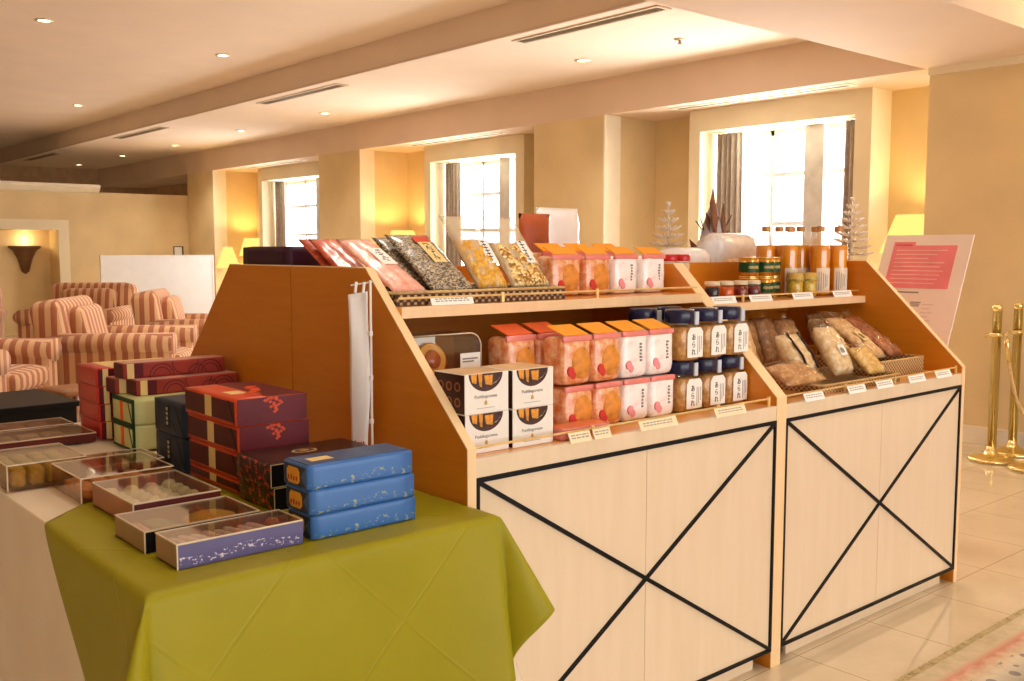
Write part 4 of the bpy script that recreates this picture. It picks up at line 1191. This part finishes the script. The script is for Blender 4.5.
# ------------------------------------------------------------------ big square jars with navy lids
M_AMB = speckle('amber_crackers', [(.2, (120, 68, 22)), (.5, (190, 134, 62)), (.8, (228, 190, 126))], 45., .5, .0)
M_NLID = mat('navy_jar_lid', (24, 28, 66), .25, noise=.08, coat=.4)
def big_jar(label, loc):
    t = thing('jar', label, 'jar', loc, 0, 'big jars with navy lids')
    w, h = .108, .130
    def sq(r, z, n=28, e=4.):
        out = []
        for k in range(n):
            a = 2 * PI * k / n; c, s = math.cos(a), math.sin(a)
            q = (abs(c) ** e + abs(s) ** e) ** (-1 / e); out.append((r * q * c, r * q * s, z))
        return out
    def loft(prof, e):
        bm = NB(); rr = [[bm.verts.new(p) for p in sq(r, z, 28, ee)] for r, z, ee in prof]
        for a, b in zip(rr, rr[1:]):
            for k in range(28): bm.faces.new((a[k], a[(k + 1) % 28], b[(k + 1) % 28], b[k]))
        bm.faces.new(rr[0][::-1]); bm.faces.new(rr[-1]); return bm
    W = w / 2
    obj('glass', loft([(W * .92, 0, 5), (W, .006, 5), (W, h - .032, 5), (W * .93, h - .015, 4), (W * .72, h, 2.2), (W * .72, h + .006, 2)], 4), M_GLASS, t, True)
    obj('contents', loft([(W * .88, .004, 5), (W * .95, .01, 5), (W * .95, h - .040, 5), (W * .86, h - .026, 4), (W * .5, h - .018, 2.5)], 4), M_AMB, t, True)
    l = obj('lid', lathe(NB(), [(W * .86, h - .008), (W * .90, h - .006), (W * .90, h + .030), (W * .84, h + .0345), (.0001, h + .0345)], 28), M_NLID, t, True)
    lab = NB(); x0, x1 = -.026, W * .95; y = -W - .0015
    pts = [(x0, .012), (x1, .012), (x1, h - .036), (x1 - .012, h - .022), (x0 + .014, h - .022), (x0, h - .038)]
    prism(lab, pts, 'y', y, y + .0012); lb = obj('label', lab, M_WHITE, t)
    text('lettering', '\u3042\n\u3089\n\u308c', .024, M_INK, lb, (.004, y - .0004, h * .40), FRONT, sx=.85)
    ln = NB()
    for q in range(3): abox(ln, .024 + q * .0085, .0265 + q * .0085, y - .0005, y, .020 + .008 * q, h - .050)
    obj('fine_print', ln, M_GREYINK, lb)
    st = NB(); abox(st, .018, .036, -W * .93, -W * .84, h - .014, h + .028); obj('seal_strip', st, mat('pale_blue_strip', (206, 212, 228), .4), t)
    return t
j0 = big_jar('upper left big jar with a navy lid', (2.494, 2.060, ZL + .1655))
for z, n in ((ZL + .1655, 'upper'), (ZL, 'lower')):
    for k, nm in ((0, 'left'), (1, 'middle'), (2, 'right')):
        if z > ZL + .1 and k == 0: continue
        dup(j0, (2.494 + k * .1275, 2.060 + .004 * k, z), label='%s %s big jar with a navy lid' % (n, nm))
for k in range(2):
    dup(j0, (2.46 + k * .125, 2.188, ZL + .1655), label='second-row big jar with only its navy lid in view, %s' % ('left', 'right')[k])
    dup(j0, (2.46 + k * .125, 2.188, ZL), label='hidden second-row big jar under the %s one' % ('left', 'right')[k])

# ------------------------------------------------------------------ right cabinet, upper shelf
SB = 1.224
def jam(label, x, y, c):
    t = thing('jam_jar', label, 'jam jar', (x, y, SB), 0, 'small jam jars')
    r = .031
    obj('glass', lathe(NB(), [(r * .9, 0), (r, .004), (r, .056), (r * .86, .064), (r * .86, .068)], 22), M_GLASS, t, True)
    obj('jam', lathe(NB(), [(r * .85, .002), (r * .95, .006), (r * .95, .054), (r * .8, .060)], 22), mat('jam_%d_%d_%d' % c, c, .25, noise=.15, nscale=50, coat=.3), t, True)
    obj('lid', lathe(NB(), [(r * .95, .066), (r * .97, .068), (r * .97, .080), (r * .9, .083), (.0001, .083)], 22), mat('pale_jam_lid', (226, 206, 176), .35), t, True)
    lb = NB(); n = 8
    for k in range(n):
        a0, a1 = R(-150 + 60 + 60 * k / n - 60), R(-150 + 60 + 60 * (k + 1) / n - 60)
    return t
for x, lab, c in ((3.150, 'dark blackberry-coloured jam jar, leftmost of four', (36, 24, 30)), (3.240, 'orange jam jar, second of four', (206, 84, 28)),
                  (3.335, 'dark red jam jar, third of four', (120, 30, 24)), (3.420, 'plum-coloured jam jar, rightmost of four', (108, 40, 50))):
    jam(lab, x, 2.44, c)
def tin(label, x, y, z):
    t = thing('tin', label, 'tin', (x, y, z), 0, 'green and gold tins')
    r, h = .043, .088
    obj('can', lathe(NB(), [(r, 0), (r, h)], 28), mat('gold_tin', (214, 160, 70), .25, .85, noise=.05), t, True)
    obj('paper_band', lathe(NB(), [(r + .0006, .022), (r + .0006, h - .022)], 28, cap=False), mat('dark_green_band', (28, 70, 36), .4, noise=.15, nscale=60), t, True)
    for z0 in (.003, h - .003):
        rm = NB(); lathe(rm, [(r, z0 - .002), (r + .002, z0), (r, z0 + .002)], 28, cap=False); obj('rim', rm, M_BRASS, t, True)
    lt = NB(); rnd = random.Random(3)
    for k in range(-7, 8):
        a = R(-112 + k * 4.4); hh = rnd.uniform(.008, .016)
        M = Matrix.Translation(((r + .0008) * math.cos(a), (r + .0008) * math.sin(a), h / 2)) @ Matrix.Rotation(a, 4, 'Z')
        abox(lt, -.0004, .0004, -.0012, .0012, -hh / 2, hh / 2, M)
    obj('lettering', lt, mat('gold_print', (206, 180, 110), .4), t)
    return t
tins = [(3.555, 2.560), (3.648, 2.548), (3.738, 2.575)]
lb3 = ('left', 'middle', 'right')
first = None
for k, (x, y) in enumerate(tins):
    for lv, nm in ((0, 'lower'), (1, 'upper')):
        lab = '%s %s green and gold tin of the tin pyramid' % (nm, lb3[k])
        if first is None: first = tin(lab, x, y, SB)
        else: dup(first, (x, y, SB + .0885 * lv), label=lab)
def yellow_jar(label, x, y, z, c):
    t = thing('preserve_jar', label, 'preserve jar', (x, y, z), 0, 'yellow preserve jars')
    r = .036
    obj('glass', lathe(NB(), [(r * .9, 0), (r, .005), (r, .072), (r * .85, .082), (r * .85, .088)], 22), M_GLASS, t, True)
    obj('fruit', lathe(NB(), [(r * .85, .003), (r * .95, .008), (r * .95, .068), (r * .8, .074)], 22), speckle('yellow_fruit', [(.25, (160, 120, 18)), (.5, (214, 180, 48)), (.75, (240, 220, 120))], 50., .3, .3), t, True)
    cl = NB(); lathe(cl, [(r * 1.12, .070), (r * 1.06, .084), (r * .98, .100), (r * .9, .106), (.0001, .108)], 22)
    obj('cloth_cap', cl, speckle('print_cloth_cap', [(.3, (110, 120, 40)), (.5, (200, 176, 84)), (.7, (226, 130, 60))], 60., .7, 0.), t, True)
    obj('tie', lathe(NB(), [(r * .98, .080), (r * 1.08, .083), (r * .98, .086)], 22, cap=False), mat('string', (226, 206, 160), .7), t, True)
    return t
yj = yellow_jar('left yellow preserve jar with a cloth cap', 3.775, 2.475, SB, 0)
dup(yj, (3.862, 2.462, SB), label='right yellow preserve jar with a cloth cap')
def juice():
    t = NT('orange_juice')
    a = t.n('ShaderNodeBsdfTranslucent'); a.inputs['Color'].default_value = lin((255, 206, 80))
    d = t.n('ShaderNodeBsdfPrincipled'); d.inputs['Roughness'].default_value = .25
    t.l(t.ramp(t.noise(t.coord(), 6.), [(.3, (255, 164, 8)), (.7, (255, 172, 16))]), d.inputs['Base Color'])
    ms = t.n('ShaderNodeMixShader'); ms.inputs[0].default_value = .12
    t.l(d.outputs[0], ms.inputs[1]); t.l(a.outputs[0], ms.inputs[2]); t.l(ms.outputs[0], t.out.inputs['Surface'])
    return t.m
M_JUICE = juice()
M_BGLASS = glass('bottle_glass', (254, 250, 244), amount=.14, rough=.02)
def bottle(label, x, y):
    t = thing('juice_bottle', label, 'juice bottle', (x, y, SB), 0, 'orange juice bottles')
    r = .0445
    obj('glass', lathe(NB(), [(r * .9, 0), (r, .006), (r, .20), (r * .93, .225), (r * .5, .262), (r * .36, .28), (r * .36, .298)], 24), M_BGLASS, t, True)
    obj('juice', lathe(NB(), [(r * .86, .004), (r * .955, .01), (r * .955, .202), (r * .885, .228), (.0001, .2285)], 24), M_JUICE, t, True)
    obj('cap', lathe(NB(), [(r * .40, .290), (r * .42, .292), (r * .42, .310), (r * .38, .313), (.0001, .313)], 18), mat('tan_bottle_cap', (196, 140, 84), .35, .3), t, True)
    lb = NB(); n = 10; rr = r + .0006; rows = []
    for zz in (.012, .125): rows.append([lb.verts.new((rr * math.cos(R(-165 + 95 * k / n)), rr * math.sin(R(-165 + 95 * k / n)), zz)) for k in range(n + 1)])
    for k in range(n): lb.faces.new((rows[0][k], rows[0][k + 1], rows[1][k + 1], rows[1][k]))
    l = obj('label', lb, mat('cream_bottle_label', (238, 220, 196), .5, noise=.03), t, True)
    k = NB(); rnd = random.Random(6)
    for q in range(5):
        a = R(-150 + q * 12)
        M = Matrix.Translation(((rr + .0006) * math.cos(a), (rr + .0006) * math.sin(a), .068)) @ Matrix.Rotation(a, 4, 'Z')
        hh = rnd.uniform(.05, .09); abox(k, -.0004, .0004, -.0013, .0013, -hh / 2, hh / 2, M)
    obj('lettering', k, M_GREYINK, l)
    return t
bl = [(3.832, 2.670, 'leftmost orange juice bottle, apart from the row'), (3.935, 2.670, 'second orange juice bottle from the left'), (3.880, 2.580, 'third orange juice bottle from the left'),
      (4.035, 2.672, 'fourth orange juice bottle from the left'), (3.978, 2.585, 'fifth orange juice bottle from the left'), (4.076, 2.570, 'sixth orange juice bottle, partly behind the front ones'),
      (3.985, 2.485, 'second orange juice bottle from the right, with its label showing'), (4.094, 2.462, 'rightmost orange juice bottle beside the orange panel')]
bb = None
for x, y, lab in bl:
    if bb is None: bb = bottle(lab, x, y)
    else: dup(bb, (x, y, SB), label=lab)

# ------------------------------------------------------------------ right cabinet, lower shelf: bread bags in wicker trays
basket('pale wicker tray on the right of the lower shelf', (3.735, 2.040, ZL), .345, .30, .066, M_WICK, 0)
basket('low wicker tray under the bread bags in the middle', (3.17, 1.950, ZL), .54, .30, .030, M_WICK, 0)
def crumb(name, a, b, c): return speckle(name, [(.25, a), (.5, b), (.75, c)], 40., .4, .25)
M_B1 = crumb('bread_tan', (176, 120, 68), (222, 178, 122), (242, 218, 180))
M_B2 = crumb('bread_cream', (196, 150, 92), (228, 196, 146), (248, 232, 206))
M_B3 = crumb('bread_brown', (108, 66, 36), (168, 116, 70), (216, 172, 126))
M_B4 = crumb('nut_brown', (130, 80, 42), (190, 138, 84), (230, 194, 146))
def bread(label, loc, w, h, th, m, lean, rz=0, seed=1, ribbon=None, lab=True):
    t = thing('bread_bag', label, 'bread bag', loc, rot=(R(-lean), 0, R(rz)), group='bagged breads and biscuits')
    obj('bread', pillow(NB(), w * .93, h * .84, th * .92, 10, 12, .004, seed, .45, Matrix.Translation((0, 0, .004))), m, t, True)
    obj('film', pillow(NB(), w, h, th, 10, 14, .005, seed + 1, .5), M_CLEAR, t, True)
    if ribbon:
        rb = NB()
        for x in (-w * .22, w * .24):
            tube(rb, [(x, -th * .46, .01), (x + .008, -th * .52, h * .3), (x - .004, -th * .52, h * .55), (x + .004, -th * .40, h * .8)], .005, 6)
        obj('ribbon', rb, ribbon, t, True)
    if lab:
        y = -th / 2 - .004
        l = obj('paper_label', abox(NB(), -.022, .022, y, y + .001, h * .28, h * .46), M_WHITE if lab == 'w' else M_LABELC, t)
        k = NB()
        for q in range(3): abox(k, -.014 + q * .009, -.009 + q * .009, y - .0006, y, h * .32, h * (.40 + .02 * (q % 2)))
        obj('lettering', k, M_INK, l)
    return t
DR = mat('dark_ribbon', (52, 28, 20), .4)
bread('large clear bread bag leaning at the left end of the lower shelf', (3.045, 2.185, ZL + .012), .22, .29, .075, M_B1, 26, -8, 1, lab='w')
bread('round loaf tied with dark ribbons in the middle of the bread bags', (3.315, 2.110, ZL + .040), .155, .215, .085, M_B2, 36, 0, 3, DR, False)
bread('flat biscuit bag lying at the front left of the low tray', (3.100, 1.960, ZL + .046), .28, .15, .04, M_B4, 66, 0, 5, None, None)
bread('white-fronted bread bag standing in the middle of the low tray', (3.465, 2.035, ZL + .036), .140, .25, .07, M_B2, 32, 0, 7, None, 'w')
bread('pale roll bag right of the white-fronted one', (3.605, 2.090, ZL + .036), .135, .235, .06, M_B2, 40, 0, 9, None, None)
bread('yellow biscuit bag at the front right end of the low tray', (3.610, 1.975, ZL + .036), .13, .17, .045, crumb('biscuit_gold', (186, 126, 52), (226, 180, 96), (246, 222, 166)), 50, -4, 11, None, None)
bread('brown loaf bag behind the ribboned loaf', (3.33, 2.37, ZL + .04), .16, .24, .08, M_B3, 20, 0, 13, None, None)
bread('dark brown loaf bag in the back row, second from the left', (3.50, 2.38, ZL + .04), .15, .25, .08, M_B3, 24, 0, 15, None, None)
bread('tan loaf bag in the back row, third from the left', (3.66, 2.37, ZL + .04), .15, .245, .07, M_B4, 28, 0, 17, None, None)
bread('tan biscuit bag leaning in the pale wicker tray', (3.815, 2.085, ZL + .072), .14, .33, .045, M_B1, 56, 0, 19, None, 'c')
bread('reddish biscuit bag in the pale wicker tray, at its right', (3.965, 2.085, ZL + .072), .13, .34, .045, crumb('bread_rust', (96, 42, 20), (156, 84, 46), (206, 140, 96)), 58, 0, 21, None, None)
bread('small twist-topped bag at the very back right', (3.96, 2.45, ZL + .10), .11, .165, .06, M_B4, 20, 0, 23, None, None)
t = thing('riser', 'low orange riser at the back of the bread shelf', 'riser', (3.84, 2.40, ZL))
obj('top', abox(NB(), 0, .28, 0, .28, .088, .098), M_ORANGE, t)
for x in (0, .27): obj('side', abox(NB(), x, x + .01, 0, .28, 0, .088), M_ORANGE, t)

# ------------------------------------------------------------------ things on the rear cabinets, seen over the top
t = thing('pouch', 'large white stand-up pouch behind the cookie bags', 'pouch', (3.005, 3.18, 1.277), R(4))
bm = pillow(NB(), .27, .337, .10, 14, 18, .003, 4, .55)
obj('bag', bm, mat('white_pouch_film', (250, 248, 246), .3, noise=.01, coat=.3), t, True)
obj('fold_strip', abox(NB(), -.125, .125, -.022, -.016, .245, .252), mat('tan_fold', (226, 206, 176), .5), t)
t = thing('pouch', 'reddish brown pouch tucked behind the white one', 'pouch', (2.70, 2.99, 1.277), R(0))
obj('bag', pillow(NB(), .17, .30, .06, 10, 12, .003, 6, .55), mat('russet_pouch', (176, 88, 50), .4, noise=.08), t, True)
M_BAGW = speckle('crumpled_white_film', [(.3, (240, 232, 230)), (.5, (250, 248, 248)), (.8, (255, 255, 255))], 18., .25, .4)
t = thing('goods_bag', 'bulging clear bag of pale goods heaped behind the orange back board', 'bag', (3.93, 2.98, 1.277), R(6))
obj('bag', rbox(NB(), -.20, .20, -.10, .055, 0, .235, .075, 7, .007, seed=5), M_BAGW, t, True)
obj('contents', rbox(NB(), -.17, .14, -.112, .03, 0.0, .13, .05, 5, .004, seed=8), M_B2, t, True)
t = thing('goods_bag', 'flat crumpled white bag left of the bulging clear bag', 'bag', (3.575, 2.94, 1.277), R(-2))
obj('bag', rbox(NB(), -.125, .125, -.09, .09, 0, .165, .06, 6, .005, seed=12), M_BAGW, t, True)
for x, lab in ((2.902, 'left tall jar with a red lid behind the sloping middle panel'), (2.976, 'right tall jar with a red lid behind the sloping middle panel')):
    t = thing('jam_jar', lab, 'jam jar', (x, 2.45, SB), 0, 'red-lidded jars')
    obj('glass', lathe(NB(), [(.027, 0), (.03, .004), (.03, .155), (.026, .164)], 20), M_GLASS, t, True)
    obj('filling', lathe(NB(), [(.026, .003), (.028, .008), (.028, .153), (.02, .160)], 20), mat('pale_filling', (222, 190, 150), .4), t, True)
    obj('lid', lathe(NB(), [(.029, .164), (.03, .166), (.03, .186), (.027, .190), (.0001, .190)], 20), mat('red_lid', (204, 34, 36), .3, coat=.4), t, True)
# dried twig and leaf ornament
t = thing('dried_ornament', 'dried brown leaf and twig ornament with grey cloth before the curtain', 'ornament', (4.062, 3.15, 1.277))
lv = NB(); rnd = random.Random(8)
def leaf(bm, p, d, L, w):
    d = Vector(d).normalized(); s = d.cross(Vector((.3, -1, .1))).normalized(); n = d.cross(s)
    P = Vector(p); a = [P, P + d * L * .35 + s * w, P + d * L * .7 + s * w * .7 + n * .01, P + d * L, P + d * L * .7 - s * w * .7 + n * .01, P + d * L * .35 - s * w]
    f = [bm.verts.new(q) for q in a]; g = [bm.verts.new(q + n * .004) for q in a]
    bm.faces.new(f); bm.faces.new(g[::-1])
    for i in range(6): bm.faces.new((f[i], f[(i + 1) % 6], g[(i + 1) % 6], g[i]))
leaf(lv, (-.035, -.05, .22), (-.12, 0, 1), .24, .040); leaf(lv, (.045, -.05, .15), (-.10, 0, 1), .24, .022); leaf(lv, (.0, -.02, .2), (-.55, 0, 1), .16, .03)
leaf(lv, (.05, 0, .12), (.62, 0, 1), .16, .024); leaf(lv, (-.06, 0, .10), (-.9, 0, .8), .16, .028)
obj('leaves', lv, mat('dry_brown_leaf', (132, 88, 62), .6, noise=.15, nscale=30), t)
obj('grey_cloth', lathe(NB(), [(.05, 0), (.085, .05), (.085, .18), (.060, .28), (.022, .37), (.0001, .39)], 16, sx=1., sy=.7), mat('grey_violet_cloth', (196, 188, 196), .8, noise=.08, nscale=30), t, True)
tw = NB()
for a in range(6): tube(tw, [(0, 0, .1), (.06 * math.cos(a * 1.1), .03 * math.sin(a), .24), (.10 * math.cos(a * 1.1 + .3), .05 * math.sin(a), .28 + .01 * a)], .003, 6)
obj('twigs', tw, mat('twig_brown', (96, 66, 44), .7), t)
# white feather trees
def feather_tree(label, loc, h, w, tiers):
    t = thing('decorative_tree', label, 'decorative tree', loc, 0, 'white decorative trees')
    m = mat('white_tree_fibre', (236, 226, 212), .6, noise=.03)
    obj('trunk', tube(NB(), [(0, 0, 0), (0, 0, h)], [.009, .003], 8), m, t, True)
    b = NB()
    for k in range(tiers):
        f = k / (tiers - 1); z = h * (.26 + .70 * f); L = w / 2 * (1 - f) ** .8 + .012
        for a in range(13):
            an = 2 * PI * a / 13 + k * .4
            tube(b, [(0, 0, z), (L * .55 * math.cos(an), L * .55 * math.sin(an), z - .004), (L * math.cos(an), L * math.sin(an), z + .014)], [.0065, .006, .003], 5)
    obj('branches', b, m, t, True)
    obj('foot', lathe(NB(), [(.05, 0), (.05, .01), (.012, .02), (.0001, .02)], 18), m, t)
    return t
feather_tree('white feathery tree ornament left of the right-hand window', (3.775, 3.20, 1.277), .39, .21, 8)
t = thing('plant_stand', 'tall slim pedestal hidden behind the right end panel', 'stand', (5.16, 3.02, 0))
obj('top', lathe(NB(), [(.16, 1.27), (.17, 1.28), (.16, 1.29)], 26), WP, t); obj('column', lathe(NB(), [(.16, 0), (.16, .02), (.03, .05), (.03, 1.27)], 20), WP, t)
feather_tree('white feathery tree ornament right of the juice bottles, before the curtain', (5.16, 3.02, 1.29), .44, .24, 9)

# ------------------------------------------------------------------ pink sign board on a stand behind the right cabinet
t = thing('sign_stand', 'slanted white notice board with a pink panel right of the cabinets', 'sign', (4.83, 2.497, 0))
LN = 24.
Ms = Matrix.Translation((-.12, 0, .80)) @ Matrix.Rotation(R(LN), 4, 'Y')
W2, H2 = .2325, .775
def on(bm, y0, y1, z0, z1, d0, d1): return abox(bm, d0, d1, -y1, -y0, z0, z1, Ms)
# on the board, local y runs to the viewer's left, so use +right = -y
bd = NB(); on(bd, -W2, W2, 0, H2, 0, .012); obj('board', bd, mat('blush_white_board', (238, 220, 204), .5, noise=.012), t)
M_PANEL = mat('pink_panel', (236, 132, 136), .5, noise=.03)
pk = NB(); on(pk, -.178, .165, .475, .715, -.0012, .001); on(pk, -.178, -.06, .715, .735, -.0012, .001); pnl = obj('pink_panel', pk, M_PANEL, t)
pl = NB(); rnd = random.Random(5)
for k in range(9): on(pl, -.155, -.155 + rnd.uniform(.18, .28), .500 + k * .023, .5045 + k * .023, -.002, -.0012)
obj('lettering', pl, mat('pale_pink_print', (248, 196, 180), .5), pnl)
hd2 = NB(); on(hd2, -.165, -.075, .712, .722, -.0022, -.0012); obj('heading', hd2, mat('deep_rose_print', (214, 96, 100), .5), pnl)
gp = NB(); on(gp, -.14, .02, .448, .455, -.001, .001); on(gp, -.01, .04, .375, .380, -.001, .001); on(gp, -.01, .04, .385, .39, -.001, .001); on(gp, -.01, .045, .395, .40, -.001, .001); on(gp, -.03, -.012, .22, .25, -.001, .001); on(gp, -.012, -.004, .205, .235, -.001, .001)
obj('grey_print', gp, M_GREYINK, t)
gp = NB()
for k in range(6): on(gp, .055, .055 + .06 * (1 - .3 * (k % 2)), .385 - k * .022, .389 - k * .022, -.0008, .001)
for k in range(3): on(gp, .03, .09, .215 - k * .02, .218 - k * .02, -.0008, .001)
obj('pale_print', gp, mat('pale_rose_grey_print', (222, 190, 172), .6), t)
obj('pole', tube(NB(), [(.03, 0, .01), (.03, 0, 1.08)], .013, 10), M_STEEL, t)
obj('base', lathe(NB(), [(.15, 0), (.15, .012), (.02, .02), (.0001, .02)], 28, .03, 0), M_STEEL, t)

# ------------------------------------------------------------------ brass stanchions and rope
def stanchion(label, x, y):
    t = thing('stanchion', label, 'stanchion', (x, y, 0), 0, 'brass stanchions')
    obj('base', lathe(NB(), [(.148, 0), (.153, .006), (.153, .016), (.142, .026), (.10, .036), (.05, .05), (.034, .075), (.030, .10)], 36), M_BRASS, t, True)
    obj('post', lathe(NB(), [(.029, .09), (.029, 1.02), (.031, 1.02), (.031, 1.05), (.025, 1.063), (.0001, 1.065)], 24), M_BRASS, t, True)
    c = obj('collar', lathe(NB(), [(.030, .845), (.044, .852), (.044, .868), (.030, .875)], 24, cap=False), M_BRASS, t, True)
    for a in (-55, 55, 125, 235):
        obj('hook', tube(NB(), [(.035 * math.cos(R(a)), .035 * math.sin(R(a)), .86), (.065 * math.cos(R(a)), .065 * math.sin(R(a)), .862), (.068 * math.cos(R(a)), .068 * math.sin(R(a)), .84)], .006, 8), M_BRASS, c, True)
    return t
s0 = stanchion('nearest full brass stanchion in front of the right wall', 6.80, 2.885)
s1 = dup(s0, (7.14, 2.888, 0), label='second brass stanchion, closest to the wall')
s2 = dup(s0, (6.70, 2.57, 0), label='brass stanchion at the right edge with only its base showing')
def rope(label, p0, p1, sag):
    t = thing('rope', label, 'rope', (0, 0, 0), 0, 'barrier ropes')
    p0, p1 = Vector(p0), Vector(p1); pts = []
    for k in range(61):
        f = k / 60; p = p0.lerp(p1, f); p.z -= sag * (1 - abs(2 * f - 1) ** 9); pts.append(p)
    obj('cord', tube(NB(), pts, .013, 10), mat('beige_velvet_rope', (226, 196, 140), .8, noise=.06, nscale=60), t, True)
    for p, q in ((pts[0], pts[1]), (pts[-1], pts[-2])):
        obj('end_cap', tube(NB(), [p + Vector((0, 0, .03)), p, p.lerp(q, .9)], .016, 10), M_BRASS, t, True)
    return t
rope('pale rope hanging in a deep loop from the nearest stanchion', (6.838, 2.830, .80), (7.05, 1.70, .80), .52)
rope('pale rope hanging from the stanchion closest to the wall', (7.178, 2.833, .80), (7.12, 1.70, .80), .50)

# ------------------------------------------------------------------ patterned rug with a fringe
def rug_mat():
    t = NT('woven_rug')
    p = t.xyz(t.coord('Object')); n = t.noise(t.coord(), 16., 4, .7); n2 = t.noise(t.coord(), 5., 3, .6)
    y = t.math('ADD', t.math('MULTIPLY', p[1], -1.0), t.math('MULTIPLY', t.math('SUBTRACT', n, .5), .05))
    band = t.ramp(t.math('MULTIPLY', y, 1.0), [(0, (206, 190, 154)), (.06, (214, 198, 164)), (.09, (214, 134, 112)), (.13, (222, 196, 166)), (.17, (226, 214, 192)), (.30, (120, 128, 130)), (.36, (206, 190, 164)), (.46, (178, 122, 104))])
    v = t.n('ShaderNodeTexVoronoi'); v.inputs['Scale'].default_value = 17.; t.l(t.coord(), v.inputs['Vector'])
    spots = t.math('MULTIPLY', t.math('LESS_THAN', v.outputs['Distance'], .33), t.math('GREATER_THAN', t.math('MULTIPLY', p[1], -1.), .14))
    col = t.mix(t.math('MULTIPLY', spots, .75), band, t.ramp(t.xyz(v.outputs['Color'])[0], [(.2, (36, 66, 104)), (.5, (170, 84, 72)), (.8, (70, 110, 104))]))
    col = t.mix(.25, col, t.ramp(n, [(.3, (150, 130, 104)), (.7, (232, 220, 196))]))
    return t.bsdf(col, .95, bump=n, bstr=.5, bdist=.01)
t = thing('rug', 'pale patterned rug with a fringed edge in the bottom right corner', 'rug', (4.6, 1.535, 0))
obj('pile', rbox(NB(), -1.75, 2.0, -2.2, 0, 0, .012, .005, 3), rug_mat(), t)
fg = NB(); rnd = random.Random(1)
for k in range(420):
    x = -1.745 + k * 3.74 / 420; a = rnd.uniform(-.012, .012)
    tube(fg, [(x, -.004, .007), (x + a * .5, .03, .006), (x + a, .026 + rnd.uniform(-.012, .008), .003)], .0026, 4)
f = obj('fringe', fg, mat('rug_fringe', (206, 190, 150), .9, noise=.08, nscale=40), t); f['kind'] = 'stuff'

# ------------------------------------------------------------------ daylight and general light
w = bpy.data.worlds.new('daylight'); scene.world = w; w.use_nodes = True
bg = w.node_tree.nodes['Background']; bg.inputs[0].default_value = (.93, .97, 1.0, 1); bg.inputs[1].default_value = 2.5

def area(name, loc, tgt, sx, sy, power, col):
    l = bpy.data.lights.new(name, 'AREA'); l.shape = 'RECTANGLE'; l.size = sx; l.size_y = sy; l.energy = power; l.color = col
    o = bpy.data.objects.new(name, l); COL.objects.link(o); o.location = loc
    o.rotation_euler = (Vector(tgt) - Vector(loc)).to_track_quat('-Z', 'Y').to_euler(); return o

p = bpy.data.lights.new('added_glow_lamp', 'POINT'); p.energy = 9; p.color = (1, .62, .28); p.shadow_soft_size = .1  # unseen warm lamp added for the glow on the near ceiling
o = bpy.data.objects.new('added_glow_lamp', p); COL.objects.link(o); o.location = (6.75, 2.0, 2.98)
# daylight arriving through the three windows
for p, q in ((4.40, 6.34), (8.80, 10.80), (13.40, 15.60)):
    area('window_daylight', (8.45, (p + q) / 2, 1.60), (6.45, (p + q) / 2, 1.95), 1.6, 1.8, (230 if p < 8 else 150 if p < 12 else 95), (1, .98, .95))
# unseen downlights added to brighten the hall, spots without fixtures
for x, y, z in ((.3, 6.6, 3.39), (-2.2, 6.6, 3.39), (.3, 10.4, 3.39), (-2.2, 10.4, 3.39), (1.6, 14.2, 3.39), (-1.8, 14.2, 3.39),
                (-2.4, 1.6, 3.17), (1.2, 1.5, 3.17), (3.6, 1.0, 3.17), (5.6, 1.0, 3.17), (2.0, -2.4, 3.17), (5.2, -2.4, 3.17), (-1.6, -2.4, 3.17), (2.2, 3.2, 2.76), (5.2, 3.2, 2.76)):
    spot(x, y, z, 30 if y < 6 else 13)

# ------------------------------------------------------------------ camera
cam = bpy.data.cameras.new('camera'); co = bpy.data.objects.new('camera', cam); COL.objects.link(co)
cam.sensor_width = 36.0; cam.lens = 987.5 / 1024 * 36
co.location = (0, 0, 1.4326)
co.rotation_euler = (R(90 - 5.267), 0, R(49.213 - 90))
cam.clip_start = .05; cam.clip_end = 100
scene.camera = co
scene.view_settings.view_transform = 'Standard'; scene.view_settings.look = 'None'
scene.view_settings.gamma = 1.0; scene.view_settings.use_curve_mapping = False
scene.view_settings.exposure = 0.70
cy_ = scene.cycles
cy_.use_denoising = True
try: cy_.denoiser = 'OPENIMAGEDENOISE'
except Exception: pass
cy_.max_bounces = 10; cy_.diffuse_bounces = 5; cy_.glossy_bounces = 4; cy_.transparent_max_bounces = 24; cy_.transmission_bounces = 6
cy_.sample_clamp_indirect = 6.0
cy_.caustics_reflective = False; cy_.caustics_refractive = False
